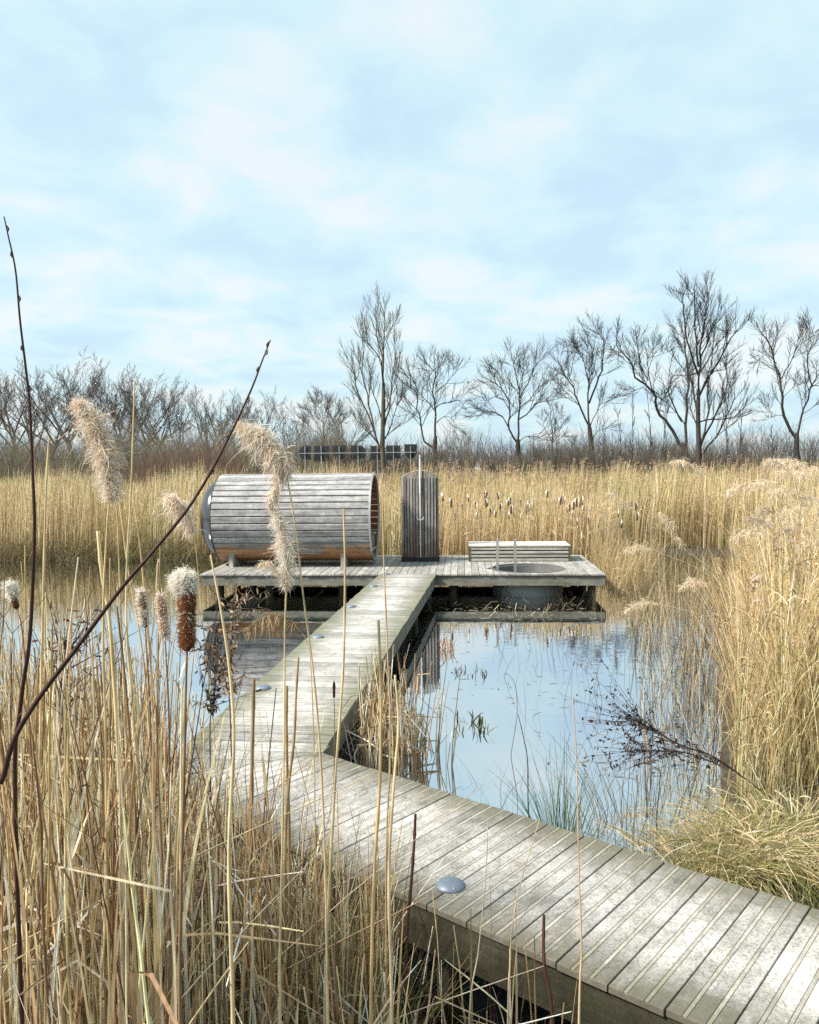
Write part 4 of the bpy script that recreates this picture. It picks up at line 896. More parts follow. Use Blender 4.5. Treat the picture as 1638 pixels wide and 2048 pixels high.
o, b, Q = stem_thing('plumed_reed', 'reed', 'tall reed with the largest fluffy beige plume, against the left trees', [(222, 975), (214, 1060), (206, 1250), (212, 1500), (215, 1800)], 2.1, .004, STRAW)
plume(o, b, [(226, 1000), (218, 940), (200, 870), (178, 825), (148, 800)], 2.1, .038, 5200, PL_C, (-.25, 0, -.35), 4, .8, .0004, 1.7)
o, b, Q = stem_thing('plumed_reed', 'reed', 'reed whose curved plume hangs over the sauna roof', [(572, 940), (590, 1050), (605, 1180), (625, 1330), (640, 1500), (650, 1720), (655, 1990)], 2.3, .004, PALE)
plume(o, b, [(572, 950), (563, 915), (540, 880), (510, 858), (472, 846)], 2.3, .045, 2900, PL_C, (-.35, 0, -.75), 5, 1.2, .00042, 1.5)
plume(o, b, [(560, 930), (560, 960), (548, 990), (540, 1020)], 2.3, .024, 1100, PL_C, (-.4, 0, -.5), 2, 1.2, .00042, 1.6)
o, b, Q = stem_thing('plumed_reed', 'reed', 'reed with a hanging pale plume in front of the sauna cradle', [(576, 1120), (570, 1250), (568, 1500), (562, 1800), (560, 1980)], 2.3, .0035, PALE)
plume(o, b, [(572, 1180), (574, 1120), (566, 1060), (548, 1015)], 2.3, .029, 3800, [(.95, .86, .74), (.82, .64, .44), (.98, .93, .85)], (-.3, 0, -.25), 3, .7, .00042, 1.7)
plume(o, b, [(560, 1150), (535, 1125), (510, 1135)], 2.3, .02, 260, PL_C, (0, 0, -.5), 1, .8, .0006)
o, b, Q = stem_thing('plumed_reed', 'reed', 'reed with a small plume leaning in front of the far left reeds', [(388, 1060), (395, 1130), (410, 1300), (430, 1500)], 4.4, .004, STRAW)
plume(o, b, [(388, 1065), (372, 1020), (350, 998), (335, 990)], 4.4, .085, 900, PL_C, (-.4, 0, -.6), 3, 1., .0011)
o, b, Q = stem_thing('plumed_reed', 'reed', 'nodding reed plume bent over beside the boardwalk and open water', [(590, 1250), (615, 1285), (622, 1340), (628, 1500), (632, 1750)], 2.7, .0025, STRAW)
plume(o, b, [(592, 1254), (565, 1230), (540, 1228), (510, 1245), (490, 1270)], 2.7, .045, 480, [(.40, .30, .18), (.5, .4, .26), (.3, .21, .12)], (-.3, 0, -.9), 3, 1.4, .0008, .7)
for tip, bs, foot, Y, lb in (((1340, 925), (1412, 948), (1650, 1230), 8.2, 'plumed reed arching in front of the tallest bare tree'), ((1450, 992), (1520, 968), (1660, 1120), 7.6, 'plumed reed bent over above the right reed bed, first left of the plume cluster'),
                             ((1210, 988), (1268, 1022), (1560, 1320), 11, 'leaning plumed reed beside the far cattails at the right'), ((1318, 1025), (1368, 1098), (1640, 1420), 8.6, 'large feathery plume hanging above the dark inlet'),
                             ((1248, 1106), (1302, 1098), (1600, 1290), 10, 'flat pale plume reaching out above the inlet water'), ((1360, 1178), (1414, 1166), (1640, 1330), 8, 'short pale plume over the reeds at mid right'),
                             ((1250, 1226), (1312, 1206), (1620, 1330), 8.4, 'lowest plume stretching out above the water on a long bowed stem')):
    o, b, Q = stem_thing('plumed_reed', 'reed', lb, [bs, ((bs[0] * .6 + foot[0] * .4), (bs[1] * .72 + foot[1] * .28)), foot], Y, .0035, PALE, nodes=False)
    plume(o, b, [bs, (bs[0] * .6 + tip[0] * .4, bs[1] * .6 + tip[1] * .4 - 10), (bs[0] * .25 + tip[0] * .75, bs[1] * .25 + tip[1] * .75 - 9), tip], Y,   .085, 300, [(.86, .70, .50), (.95, .82, .62), (.66, .50, .34)], (-.35, 0, -.5), 3, .8, .0013)
for k in range(13):
    bx, by = random.uniform(1530, 1660), random.uniform(925, 1085); Y = random.uniform(6.8, 9); tip = (bx - random.uniform(40, 75), by + random.uniform(-22, 18)); foot = (bx + random.uniform(30, 110), by + random.uniform(160, 260))
    o, b, Q = stem_thing('plumed_reed', 'reed', 'feathery grey plume in the cluster of reed tops at the right edge', [(bx, by), ((bx + foot[0]) / 2 - 8, (by * .6 + foot[1] * .4)), foot], Y, .0035, PALE, 'plume cluster at the right edge', nodes=False)
    plume(o, b, [(bx, by), (bx * .6 + tip[0] * .4, by * .6 + tip[1] * .4 - 9), (bx * .25 + tip[0] * .75, by * .25 + tip[1] * .75 - 7), tip], Y, .08, 260, [(.82, .67, .50), (.92, .80, .62), (.62, .48, .34)], (-.3, 0, -.5), 3, .8, .0013)
# cattails close to the camera
def fuzz(o, base, P0, P1, r, n, Lf, cols, pull=(0, 0, 0), thin=.0006, t0=0, t1=1):
    t = rng.uniform(t0, t1, n)[:, None]; s0 = P0 * (1 - t) + P1 * t; d = rng.normal(0, 1, (n, 3)); d[:, 2] *= .6; d /= np.linalg.norm(d, axis=1)[:, None]
    L_ = Lf * rng.uniform(.5, 1.2, n); u = np.linspace(0, 1, 4)[None, :, None]
    Q = (s0 + d * r * .8)[:, None, :] + (d + np.array(pull))[:, None, :] * L_[:, None, None] * u + np.cumsum(rng.normal(0, 1, (n, 4, 3)) * (L_ * .24)[:, None, None], 1) * (u > 0)
    st = Strands(); st.add(Q - base, np.array([1, 1, .8, .3])[None] * thin, pick(cols, n, None, .1)); return st.obj('fluff', M_plume, o, False)
def cattail(label, top, bot, foot, Y, r, sc=1., body=(.20, .075, .03), bare=0., group=None):
    o, b, Q = stem_thing('cattail', 'cattail', label, [bot] + foot, Y, .0042 * sc, (.33, .2, .11), group)
    p0 = atY(*bot, Y); p1 = atY(*top, Y); d = p1 - p0; Ln = np.linalg.norm(d); S = 16; st = Strands()
    t = np.linspace(0, 1, S); prof = r * (np.clip(np.sin(np.clip(t * 1.05, 0, 1) * math.pi), 0, 1) ** .28) * (1 + .16 * np.sin(t * 9 + 1) + .08 * np.sin(t * 23)); prof[0] = r * .3; prof[-1] = r * .25
    st.add((p0[None] + d[None] * t[:, None] - b)[None], prof[None], np.array([body]), 14); st.obj('seed_head', M_plume, o)
    sp = Strands(); sp.add(np.stack([p1 - d * .02, p1 + d * .1]) [None] - b, np.array([[.0016, .0008]]), np.array([(.2, .12, .07)]), 4); sp.obj('spike', M_reed_near, o)
    return o, b, p0, p1
CW = [(.97, .91, .80), (.92, .80, .64), (.98, .95, .88)]; CR = [(.30, .12, .05), (.22, .08, .03), (.40, .19, .085)]
o, b, p0, p1 = cattail('largest cattail, rust brown with a white fluffy top, left foreground', (374, 1150), (374, 1302), [(372, 1360), (368, 1560), (362, 1800), (360, 2040)], 1.75, .0185, 1.15)
fuzz(o, b, p0, p1, .018, 5200, .005, CR, thin=.0005, t0=.04, t1=.86)
fuzz(o, b, p0, p1, .019, 700, .007, CW, (-.2, 0, -.2), .0004, .25, 1.0)
fuzz(o, b, p0 * .2 + p1 * .8, p1 + (p1 - p0) * .0, .016, 3600, .010, CW, (-.35, 0, -.25), .0005)
fuzz(o, b, p0 * .12 + p1 * .88 + np.array([-.014, 0, 0]), p1 + np.array([-.012, 0, .002]), .012, 2200, .012, CW, (-.2, 0, -.5), .0005)
o, b, p0, p1 = cattail('small shaggy cattail with a dark bald side, left of the twin', (282, 1180), (291, 1255), [(293, 1300), (300, 1420), (306, 1600), (308, 1800)], 2.35, .011, .75, (.10, .045, .025))
fuzz(o, b, p0, p1, .010, 2200, .009, CW + [(.6, .42, .28)], (-.2, 0, -.1), .0006, .1, 1)
o, b, p0, p1 = cattail('small fluffy pale cattail between the shaggy one and the largest', (321, 1187), (330, 1276), [(333, 1330), (338, 1450), (340, 1650), (338, 1820)], 2.3, .0125, .75, (.42, .2, .09))
fuzz(o, b, p0, p1, .012, 2600, .008, CW + [(.62, .40, .24)], (0, 0, -.1), .0006)
o, b, p0, p1 = cattail('ragged cattail with white tuft at the left picture edge', (20, 1168), (34, 1218), [(44, 1260), (56, 1400), (70, 1650), (80, 1850)], 2.3, .010, .7, (.12, .055, .03))
fuzz(o, b, p0 * .5 + p1 * .5, p1, .010, 1600, .011, CW, (-.3, 0, 0), .0006)
cattail('thin bare brown cattail in front of the boardwalk', (668, 1362), (668, 1396), [(669, 1440), (668, 1560), (664, 1720), (660, 1900)], 2.9, .0055, .6, (.07, .03, .02))
# cattails far behind the platform: one shape, many single plants
proto = empty('far_cattail'); hb = MB(); hb.tube([(0, 0, 1.28), (0, 0, 1.30), (0, 0, 1.46), (0, 0, 1.48)], [.006, .017, .016, .005], 7); hb.obj('seed_head', simple('brown_seed_head', (.085, .045, .03), .9), proto)
fl_ = MB(); fl_.tube([(-.012, -.008, 1.36), (-.022, -.014, 1.42), (-.014, -.01, 1.50)], [.008, .02, .006], 6); fl_.obj('fluff', simple('pale_fluff', (.72, .66, .56), .95), proto)
sm = MB(); sm.tube([(0, 0, -.2), (0, 0, 1.29)], .006, 5); sm.tube([(0, 0, 1.47), (0, 0, 1.58)], .003, 4); sm.obj('stem', simple('cattail_stem', (.5, .38, .2), .8), proto)
first = True
spots = [(random.gauss(1000, 75), random.uniform(985, 1045)) for _ in range(44)] + [(random.gauss(1150, 18), random.uniform(1000, 1050)) for _ in range(20)] + [(900, 1010), (905, 1030), (700, 985), (708, 995), (715, 1000), (1240, 1025), (1242, 1045), (1272, 1010), (1274, 1030), (1180, 1040), (1196, 1045)]
for px, py in spots:
    Y = random.uniform(20.5, 22.6); p = atY(px, py, Y)
    if first: o = proto; first = False
    else:
        o = proto.copy(); C.objects.link(o)
        for ch in proto.children: c2 = ch.copy(); C.objects.link(c2); c2.parent = o
    s = random.uniform(.85, 1.15); o.scale = (1.45 * s, 1.45 * s, s); o.location = (p[0], p[1], p[2] - 1.42 * s); o.rotation_euler = (random.gauss(0, .06), random.gauss(0, .06), random.uniform(0, 6.3))
    tag(o, 'distant cattail with brown head and pale fluff among reeds behind the platform', 'cattail', 'cattails behind the platform')
# willow shoots
def shoot(label, px, Y, r0, r1, buds):
    o, b, Q = stem_thing('willow_shoot', 'willow shoot', label, px, Y, r0, (.075, .038, .032), taper=r1 / r0, nodes=False, sides=8)
    for k, t in enumerate(buds):
        i = t * (len(Q) - 1); j = int(i); p = Q[j] + (Q[j + 1] - Q[j]) * (i - j); d = Q[j + 1] - Q[j]; d /= np.linalg.norm(d); s = np.cross(d, (0, 1, 0)) * (1 if k % 2 else -1)
        rr = r0 + (r1 - r0) * t; mb = MB(); mb.tube([p + s * rr * .6, p + s * (rr + .0022) + d * .006, p + s * (rr + .001) + d * .014], [.0024, .0026, .0006], 6); mb.obj('bud', M_twig, o)
M_twig = simple('dark_twig', (.06, .032, .028), .6)
shoot('tall dark willow shoot rising highest at the left edge', [(8, 433), (16, 470), (31, 540), (40, 640), (52, 740), (60, 820), (66, 960), (69, 1050), (65, 1180), (58, 1290), (40, 1420), (30, 1600)], 2.0, .0062, .0014, (.62, .7, .78, .86, .93))
shoot('long dark willow shoot slanting across the sauna from lower left', [(541, 680), (525, 720), (500, 785), (455, 880), (415, 955), (370, 1025), (300, 1110), (240, 1180), (150, 1300), (75, 1400), (28, 1480), (5, 1560), (-20, 1640)], 1.9, .0075, .0013, (.7, .77, .83, .89, .94, .97))
# ------------------------------------------------------------------ single stalks that stand out
G1 = 'tall pale reed stalks in the left foreground'
for lb, px, Y, r, c, tp in (
        ('tallest plumeless pale reed stalk, crossing the left tree row', [(269, 760), (263, 960), (252, 1210), (266, 1420), (288, 1700), (300, 2000)], 2.3, .0062, PALE, .3),
        ('pale reed stalk standing just right of the upright willow shoot', [(98, 875), (92, 985), (85, 1250), (80, 1500), (76, 1800)], 2.4, .0052, PALE, .45),
        ('pale reed stalk leaning right between the two tallest stalks', [(238, 1000), (258, 1150), (288, 1330), (305, 1600), (310, 1850)], 2.5, .004, PALE, .5),
        ('bright reed stalk below the largest plume, cut off flat', [(196, 1062), (204, 1150), (220, 1250), (236, 1500), (245, 1800)], 2.2, .0055, PALE, .8),
        ('reed stalk bending right towards the twin cattails', [(266, 990), (282, 1110), (297, 1290), (318, 1500), (330, 1800)], 2.6, .004, STRAW, .5),
        ('thick pale stalk passing in front of the largest cattail stem', [(421, 1110), (440, 1210), (458, 1330), (468, 1480), (458, 1700), (466, 2040)], 2.0, .0056, PALE, .35),
        ('straight pale stalk crossing the sauna front', [(687, 1018), (690, 1120), (688, 1300), (681, 1420), (668, 1600), (652, 1950)], 2.5, .0052, PALE, .6),
        ('thin reddish stalk in front of the shower side of the sauna', [(765, 965), (768, 1130), (775, 1300), (781, 1500), (772, 1760)], 2.7, .0032, (.62, .45, .27), .6),
        ('thick beige stalk beside the boardwalk bend', [(757, 1240), (762, 1400), (760, 1560), (748, 1760), (742, 2040)], 2.4, .0062, STRAW, .7),
        ('pale stalk just right of the thick beige one at the bend', [(790, 1350), (797, 1450), (787, 1580), (778, 1750), (784, 2040)], 2.5, .0055, PALE, .6),
        ('broken brown stalk, tallest of three standing on the boardwalk view', [(597, 1314), (592, 1390), (588, 1480), (577, 1580), (570, 1750)], 2.9, .0065, TAN, .6),
        ('broken forked brown stalk left of the tallest broken one', [(574, 1372), (573, 1440), (574, 1520), (578, 1640), (580, 1800)], 2.9, .006, TAN, .8),
        ('broken straw stalk with a folded tip at the boardwalk edge', [(508, 1356), (506, 1440), (504, 1530), (503, 1650), (500, 1850)], 2.8, .0068, (.42, .29, .16), .85),
        ('dark brown stick standing at the near edge of the planks', [(831, 1628), (828, 1690), (823, 1760), (815, 1850), (812, 1950)], 3.3, .0075, (.11, .05, .035), .75),
        ('dark brown stick in front of the near fascia', [(1088, 1830), (1087, 1890), (1090, 1940), (1105, 2040)], 3.1, .008, (.12, .055, .04), .7),
        ('long thin tan stalk crossing the near planks, right of the domed lamp', [(1146, 1390), (1154, 1550), (1158, 1750), (1163, 1900), (1158, 2048)], 2.5, .0042, (.70, .52, .33), .3),
        ('thin stalk curving over the planks near the domed lamp', [(1080, 1636), (1043, 1760), (1025, 1850), (1020, 1930), (1016, 2048)], 2.7, .0042, (.70, .55, .34), .3),
        ('slim grey stalk just right of the domed lamp', [(976, 1640), (971, 1760), (957, 1900), (938, 2048)], 2.7, .0036, (.62, .56, .40), .35),
        ('bent dark stem standing in open water mid pond', [(1036, 1428), (1046, 1470), (1055, 1520), (1056, 1600), (1058, 1640)], 6.2, .006, (.09, .05, .045), .4),
        ('thin curved stem in the water before the reed bank', [(1012, 1345), (1030, 1370), (1034, 1430), (1022, 1510)], 7.5, .0045, (.3, .22, .15), .4)):
    stem_thing('reed_stalk', 'reed stalk', lb, px, Y, r, c, G1 if 'pale' in lb and 'left' in lb else None, taper=tp)

# ------------------------------------------------------------------ foreground reed mass (beyond counting)
front_o = inner + dfront * (DW + .10)
def before_deck(x, y): return (x - front_o[0]) * dfront[0] + (y - front_o[1]) * dfront[1]      # > 0 : on the camera's side of the near boardwalk
def fg(n, q0, q1, y0, y1, left_ok=True):
    xs_, ys_ = [], []
    while len(xs_) < n:
        q = rng.uniform(q0, q1, n); y = np.sqrt(rng.uniform(y0 ** 2, y1 ** 2, n)); x = q * y
        ok = before_deck(x, y) > 0
        if left_ok: ok |= ((np.stack([x, y], 1) - outer) @ wleft > .12)
        xs_ += list(x[ok]); ys_ += list(y[ok])
    x = np.array(xs_[:n]); y = np.array(ys_[:n]); return np.stack([x, y, np.maximum(height(x, y), -.2) - .03], 1)
STEM = [(.90, .75, .47), (.84, .66, .38), (.70, .51, .26), (.94, .85, .63), (.52, .36, .18), (.34, .21, .11)]
LEAF = [(.76, .60, .36), (.86, .73, .50), (.94, .88, .74), (.52, .38, .21), (.38, .26, .14)]
def kinked(base, h, S=7):
    n = len(base); az = rng.uniform(0, 2 * np.pi, n); ln = rng.normal(0, .12, (n, 2)); tk = rng.uniform(.35, .85, n); fold = rng.uniform(-.9, .25, n)
    t = np.linspace(0, 1, S)[None]; up = np.minimum(t, tk[:, None]); ov = np.clip(t - tk[:, None], 0, 1)
    hor = np.stack([np.cos(az), np.sin(az)], 1)
    P = np.zeros((n, S, 3)); P[:, :, :2] = base[:, None, :2] + ln[:, None, :] * (h[:, None] * up)[..., None] + hor[:, None, :] * (h[:, None] * ov)[..., None] * .85
    P[:, :, 2] = base[:, None, 2] + h[:, None] * (up + ov * fold[:, None]); return P
def fg_mass(name, label, n, q0, q1, y0, y1, hs, hl, left_ok=True, twigs=.2, hshift=None):
    st = Strands()
    b = fg(n, q0, q1, y0, y1, left_ok); h = np.clip(rng.normal(hs, .26, n), .35, 2.1)
    if hshift is not None: h = h * hshift(b)
    P = stem_paths(b, h, rng.normal(0, .075, (n, 2)), 6, 1.3); P[:, 1:-1, :2] += rng.normal(0, .004, (n, 4, 2))
    st.add(P, np.array([1, 1.05, .95, 1., .85, .6])[None] * rng.uniform(.0016, .0042, (n, 1)), pick(STEM, n, None, .12), 5)
    m = int(n * 1.6); i = rng.integers(0, n, m); k = rng.integers(1, 5, m); s0 = P[i, k] + (P[i, k + 1] - P[i, k]) * rng.uniform(0, 1, (m, 1)); ll = rng.uniform(.06, .26, m); az = rng.uniform(0, 6.28, m)     # torn sheaths
    dv = np.stack([np.cos(az) * .3, np.sin(az) * .3, rng.uniform(.2, 1, m)], 1); u = np.linspace(0, 1, 5)[None, :, None]; P4 = s0[:, None, :] + dv[:, None, :] * ll[:, None, None] * u; P4[:, :, 2] -= (ll * rng.uniform(0, 1.6, m))[:, None] * u[:, :, 0] ** 2
    st.add(P4, np.array([.6, 1, 1, .7, .15])[None] * rng.uniform(.0016, .0042, (m, 1)), pick(LEAF + [(.30, .2, .11)], m, None, .14))
    m = int(n * 1.0); b = fg(m, q0, q1, y0, y1, left_ok); h = np.clip(rng.normal(hl, .24, m), .3, 1.7)
    if hshift is not None: h = h * hshift(b)
    P = stem_paths(b, h, rng.normal(0, .13, (m, 2)), 6, 1.7, np.abs(rng.normal(0, .08, m)))
    st.add(P, np.array([.8, 1, 1, .85, .6, .2])[None] * rng.uniform(.003, .0075, (m, 1)), pick(LEAF, m, None, .12))
    m = int(n * .55); b = fg(m, q0, q1, y0, y1, left_ok); h = np.clip(rng.normal(hl * 1.05, .25, m), .3, 1.7)
    if hshift is not None: h = h * hshift(b)
    st.add(kinked(b, h), np.array([.9, 1, 1, 1, .9, .7, .3])[None] * rng.uniform(.002, .0065, (m, 1)), pick(LEAF, m, None, .14))
    m = int(n * .25); b = fg(m, q0, q1, y0, y1, left_ok); h = rng.uniform(.3, .9, m); b[:, 2] += rng.uniform(.05, .6, m)      # fallen, criss-cross
    P = stem_paths(b, h * .45, rng.normal(0, 1.5, (m, 2)), 4, 1.1); st.add(P, np.array([1, 1, .9, .5])[None] * rng.uniform(.0015, .0045, (m, 1)), pick(LEAF, m, None, .14), 4)
    m = int(n * twigs)
    if m:
        b = fg(m, q0, q1, y0, y1, left_ok); h = np.clip(rng.normal(hs * .95, .3, m), .3, 1.9)
        if hshift is not None: h = h * hshift(b)
        P = stem_paths(b, h, rng.normal(0, .12, (m, 2)), 7, 1.2); P[:, 1:, :2] += np.cumsum(rng.normal(0, .008, (m, 6, 2)), 1); c = pick([(.13, .065, .045), (.20, .11, .07), (.09, .05, .04), (.28, .17, .1)], m, None, .15)
        st.add(P, np.linspace(1, .35, 7)[None] * rng.uniform(.0016, .0038, (m, 1)), c, 5)
        for rep in range(4):
            i = rng.integers(0, m, m); k = rng.integers(3, 7, m); s0 = P[i, k]; hh = rng.uniform(.06, .24, m); P2 = stem_paths(s0, hh, rng.normal(0, .6, (m, 2)), 4, 1.); st.add(P2, np.linspace(1, .4, 4)[None] * .0011, c[i], 3)
    return tag(st.obj(name, M_reed_near), label, kind='stuff')
edge_h = lambda b: 1 - .0 * b[:, 0]
fg_mass('foreground_reeds', 'dense dry reeds and cattail stalks filling the lower left', 1500, -.60, -.30, 1.95, 6.3, 1.16, .96, twigs=.22)
fg_mass('foreground_reeds', 'looser dry stalks and broken leaves in front of the boardwalk bend', 330, -.30, -.03, 2.4, 4.6, .78, .70, left_ok=False, twigs=.3)
fg_mass('foreground_reeds', 'few thin stalks in the dark below the near boardwalk edge', 42, -.03, .2, 2.6, 3.5, .55, .5, left_ok=False, twigs=.5)
# fine brown grass and green rush tufts in front of the bend
def tuft(name, label, cx, cy, rad, n, h, cols, spread=.35, w=.0018, arch=.3, cat='grass tuft', z=None, S=6, hs=.18):
    a = rng.uniform(0, 2 * np.pi, n); q = rad * np.sqrt(rng.uniform(0, 1, n)); x = cx + q * np.cos(a); y = cy + q * np.sin(a)
    zb = np.maximum(height(x, y), -.25) - .02 if z is None else np.full(n, z); base = np.stack([x, y, zb], 1); hh = np.clip(rng.normal(h, h * hs, n), .2 * h, 1.6 * h)
    out_ = np.stack([np.cos(a), np.sin(a)], 1) * (q / rad)[:, None] * spread + rng.normal(0, spread * .35, (n, 2))
    P = stem_paths(base, hh, out_, S, 1.7, np.abs(rng.normal(arch, arch * .5, n))); st = Strands()
    st.add(P, np.linspace(1, .25, S)[None] * w * rng.uniform(.6, 1.4, (n, 1)), pick(cols, n, None, .15)); o = empty(name, (cx, cy, 0)); tag(o, label, cat)
    ob = st.obj('blades', M_reed_near, o); ob.location = (-cx, -cy, 0); return o
GR = [(.16, .20, .05), (.22, .22, .07), (.11, .15, .04)]; BRN = [(.42, .27, .13), (.34, .2, .1), (.5, .36, .2), (.26, .15, .08)]
c = atY(590, 1800, 3.35); tuft('rush_tuft', 'brown-topped rush tuft with green base in front of the bend', c[0], 3.35, .26, 900, .82, BRN + GR, .28, .0017, .12)
c = atY(690, 1800, 3.15); tuft('rush_tuft', 'green-based rush tuft right of the brown-topped one', c[0], 3.15, .22, 600, .7, BRN + GR + GR, .3, .0017, .15)
c = atY(640, 2000, 2.8); tuft('grass_tuft', 'low yellow-green grass at the bottom edge below the rushes', c[0], 2.85, .4, 1100, .3, [(.30, .30, .09), (.42, .36, .14), (.2, .24, .06)], .7, .0016, .5)
c = at(1122, 1668, 0); tuft('rush_tuft', 'dark green rush tuft in the water behind the near planks', c[0], c[1], .16, 150, .72, [(.07, .12, .045), (.10, .15, .05), (.14, .16, .07)], .35, .0034, .08)
c = at(1010, 1625, 0); tuft('rush_tuft', 'thin sparse dark sedge stems left of the green rushes', c[0], c[1] + .3, .35, 36, .55, [(.09, .075, .05), (.16, .13, .08)], .55, .0026, .12)
c = at(1310, 1690, 0); tuft('rush_tuft', 'dark leaning stems in the water by the grass mound', c[0], c[1] + .25, .42, 130, .85, [(.08, .055, .045), (.13, .09, .06), (.30, .22, .12)], .42, .003, .06)
# grass mounds on the right
MG = [(.30, .30, .10), (.46, .40, .18), (.62, .52, .30), (.74, .65, .44), (.20, .20, .07), (.52, .40, .22)]
for (px, py, zz), rad, n, h, lb in (((1440, 1735, .12), .38, 1700, .45, 'arching yellow-green grass mound hanging over the boardwalk corner'), ((1600, 1740, .14), .46, 1500, .42, 'second grass mound with pale broken leaves at the right edge')):
    q = at(px, py, zz); tuft('grass_mound', lb, q[0], q[1] + .2, rad, n, h, MG, .95, .0036, .62, 'grass mound')
q = at(1560, 1790, .14); tuft('grass_tuft', 'short dark green grass between mound and boardwalk', q[0], q[1], .35, 700, .2, [(.08, .14, .03), (.14, .18, .05), (.3, .28, .12)], .8, .002, .5)
st = Strands(); m = 75; q = np.array([at(x, y, .35) for x, y in zip(rng.uniform(1440, 1640, m), rng.uniform(1600, 1740, m))]); q[:, 2] = rng.uniform(.2, .6, m)
a = rng.uniform(0, 2 * np.pi, m); d = np.stack([np.cos(a), np.sin(a), rng.normal(0, .5, m)], 1) * rng.uniform(.06, .2, (m, 1)); u = np.linspace(0, 1, 4)[None, :, None]
P = q[:, None, :] + d[:, None, :] * u; P[:, :, 2] -= .05 * u[:, :, 0] ** 2; st.add(P, np.array([.7, 1, .9, .3])[None] * rng.uniform(.002, .006, (m, 1)), pick([(.66, .56, .38), (.72, .64, .48), (.5, .4, .24)], m, None, .1))
tag(st.obj('leaf_litter', M_reed_near), 'pale broken cattail leaves strewn over the right grass mounds', kind='stuff')
# broken cattail leaves at the inner corner of the bend
q = at(760, 1548, 0); n = 150; b = np.stack([q[0] + rng.normal(0, .22, n), q[1] + .35 + rng.normal(0, .25, n), np.full(n, -.1)], 1)
keep = ((b[:, :2] - inner) @ (-wleft) > .06) & (((b[:, :2] - inner) @ (-dfront)) > .06); b = b[keep]; n = len(b); st = Strands(); h = rng.uniform(.55, 1.05, n)
st.add(kinked(b, h), np.array([.9, 1, 1, 1, .9, .8, .5])[None] * rng.uniform(.004, .010, (n, 1)), pick(LEAF, n, None, .12)); h2 = rng.uniform(.5, 1.1, n); st.add(stem_paths(b, h2, rng.normal(0, .1, (n, 2)), 5, 1.5), np.array([1, 1, .9, .8, .5])[None] * rng.uniform(.003, .007, (n, 1)), pick(LEAF + [(.3, .2, .11)], n, None, .12), 4)
tag(st.obj('broken_cattails', M_reed_near), 'clump of broken cattail leaves in the inner corner of the bend', kind='stuff')
# alder branch with dark hanging leaves over the water
def leafy_branch(name, label, px, Y, r, nt_, nl, cols, lw=.008, cat='branch', foot=False, spread=.5, twl=.22):
    o, b, Q = stem_thing(name, cat, label, px, Y, r, (.07, .05, .04), foot=foot, taper=.3, nodes=False); st = Strands(); lf = Strands()
    k = rng.integers(int(len(Q) * .35), len(Q) - 1, nt_); s0 = Q[k]; d = (Q[k + 1] - Q[k]); d /= np.linalg.norm(d, axis=1)[:, None]; dd = d + rng.normal(0, spread, (nt_, 3)); L_ = twl * rng.uniform(.5, 1.2, nt_); u = np.linspace(0, 1, 4)[None, :, None]
    P = s0[:, None, :] + dd[:, None, :] * L_[:, None, None] * u; st.add(P, np.linspace(.0022, .0008, 4)[None], np.array([(.07, .05, .04)] * nt_), 4); st.obj('twigs', M_reed_near, o)
    i = rng.integers(0, nt_, nl); t = rng.uniform(.2, 1, nl)[:, None]; s1 = P[i, 0] * (1 - t) + P[i, 3] * t; dl = rng.normal(0, .6, (nl, 3)) + np.array([0, 0, -.5]); dl /= np.linalg.norm(dl, axis=1)[:, None]; ll = rng.uniform(.02, .045, nl)
    P3 = s1[:, None, :] + dl[:, None, :] * ll[:, None, None] * np.linspace(0, 1, 4)[None, :, None]; lf.add(P3, np.array([.15, 1, .9, .1])[None] * lw * rng.uniform(.6, 1.2, (nl, 1)), pick(cols, nl, None, .2)); lf.obj('leaves', M_reed_near, o); return o
leafy_branch('alder_branch', 'dark leafy branch leaning out over the water from the right bank', [(1252, 1432), (1300, 1455), (1360, 1490), (1430, 1515), (1520, 1580), (1640, 1660)], 5.9, .009, 70, 420, [(.06, .045, .04), (.10, .07, .055), (.045, .04, .035)], .007, spread=.55, twl=.3)
leafy_branch('alder_branch', 'lower fork of dark leaves touching the water reflection', [(1270, 1500), (1320, 1502), (1370, 1505), (1440, 1530)], 5.9, .006, 40, 240, [(.06, .045, .04), (.10, .07, .055)], .007, spread=.5, twl=.25)
leafy_branch('dock_plant', 'thin seedy dock plant standing by the open water left of the boardwalk', [(478, 1185), (470, 1235), (462, 1300), (458, 1380), (462, 1480)], 3.6, .0035, 40, 420, [(.30, .22, .14), (.4, .3, .2), (.2, .13, .08)], .004, 'plant', True, .5, .12)
leafy_branch('dock_plant', 'dark weedy plant with curled leaves beside the sauna reflection', [(436, 1290), (432, 1350), (425, 1420), (420, 1500)], 3.8, .0035, 34, 300, [(.12, .10, .07), (.2, .15, .1), (.08, .06, .05)], .005, 'plant', True, .55, .14)
leafy_branch('dock_plant', 'dark twiggy plant among the reeds under the slanting shoot', [(135, 1290), (128, 1340), (126, 1420), (130, 1520)], 2.9, .004, 40, 160, [(.12, .07, .05), (.2, .12, .08)], .004, 'plant', True, .5, .2)
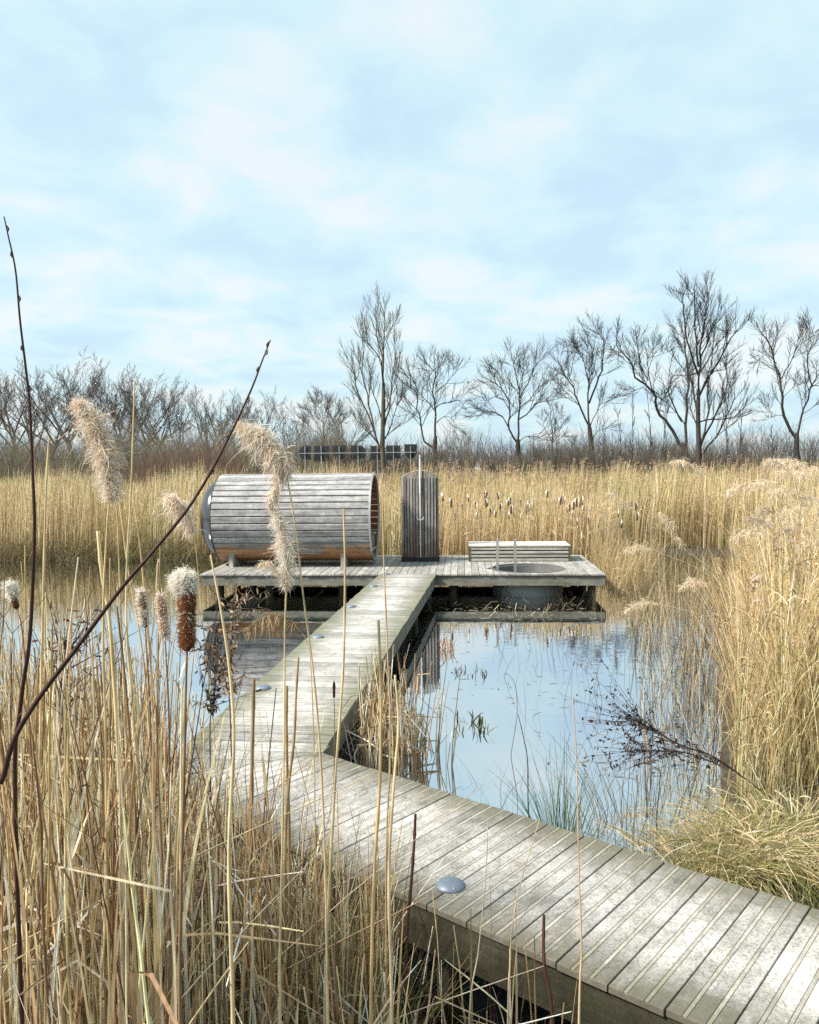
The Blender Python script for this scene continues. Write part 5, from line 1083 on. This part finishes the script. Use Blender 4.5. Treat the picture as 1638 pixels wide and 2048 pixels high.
# water plants and floating bits
def water_leaves(label, px, py, wpx, n, h, cols, w):
    q = at(px, py, 0); sx = wpx * q[1] / FPX; b = np.stack([q[0] + rng.uniform(-sx / 2, sx / 2, n), q[1] + rng.normal(0, .16, n), np.full(n, -.02)], 1); st = Strands()
    P = stem_paths(b, rng.uniform(.5, 1.1, n) * h, rng.normal(0, .3, (n, 2)), 5, 1.4, np.abs(rng.normal(.1, .2, n))); st.add(P, np.array([.5, 1, 1.1, .7, .1])[None] * w * rng.uniform(.6, 1.2, (n, 1)), pick(cols, n, None, .15))
    o = empty('water_plant', tuple(q)); tag(o, label, 'water plant'); ob = st.obj('leaves', M_reed_near, o); ob.location = tuple(-q)
water_leaves('clump of dark green upright leaves poking out of the open water', 940, 1455, 82, 34, .15, [(.10, .11, .04), (.16, .15, .06), (.06, .055, .03)], .0075)
water_leaves('wilted brown water plant nearer the boardwalk posts', 942, 1345, 66, 30, .13, [(.09, .06, .045), (.14, .09, .06)], .006)
water_leaves('small rust-coloured sedge tuft at the foot of the boardwalk', 893, 1303, 34, 40, .24, [(.36, .17, .09), (.42, .26, .14)], .006)
n = 170; st = Strands(); p = np.array([at(x, y, .004) for x, y in zip(rng.uniform(880, 1215, n), rng.normal(1226, 11, n))]); a = rng.uniform(0, np.pi, n); L_ = rng.uniform(.03, .2, n); d = np.stack([np.cos(a), np.sin(a) * .6, np.where(rng.uniform(0, 1, n) > .8, .8, .03)], 1) * L_[:, None]
P = p[:, None, :] + d[:, None, :] * np.linspace(0, 1, 3)[None, :, None]; st.add(P, np.full((1, 3), .006), pick([(.3, .25, .16), (.6, .52, .38), (.16, .12, .07)], n, None, .2), 0, np.tile([0, 0, 1.], (n, 1)) + rng.normal(0, .1, (n, 3)))
tag(st.obj('floating_litter', M_reed_near), 'floating broken reed bits in front of the tub', kind='stuff')
n = 260; st = Strands(); p = np.array([at(x, y, .004) for x, y in zip(np.concatenate([rng.normal(1270, 70, 170), rng.uniform(860, 1250, 90)]), np.concatenate([rng.uniform(1250, 1560, 170), rng.uniform(1255, 1420, 90)]))]); a = rng.uniform(0, np.pi, n); L_ = rng.uniform(.02, .14, n); d = np.stack([np.cos(a), np.sin(a) * .6, np.full(n, .01)], 1) * L_[:, None]
P = p[:, None, :] + d[:, None, :] * np.linspace(0, 1, 3)[None, :, None]; st.add(P, np.array([.4, 1, .4])[None] * rng.uniform(.003, .010, (n, 1)), pick([(.2, .15, .09), (.5, .42, .28), (.07, .055, .035), (.12, .09, .05)], n, None, .2), 0, np.tile([0, 0, 1.], (n, 1)) + rng.normal(0, .08, (n, 3)))
tag(st.obj('floating_litter', M_reed_near), 'scattered dark leaf scraps afloat on the right half of the pond', kind='stuff')
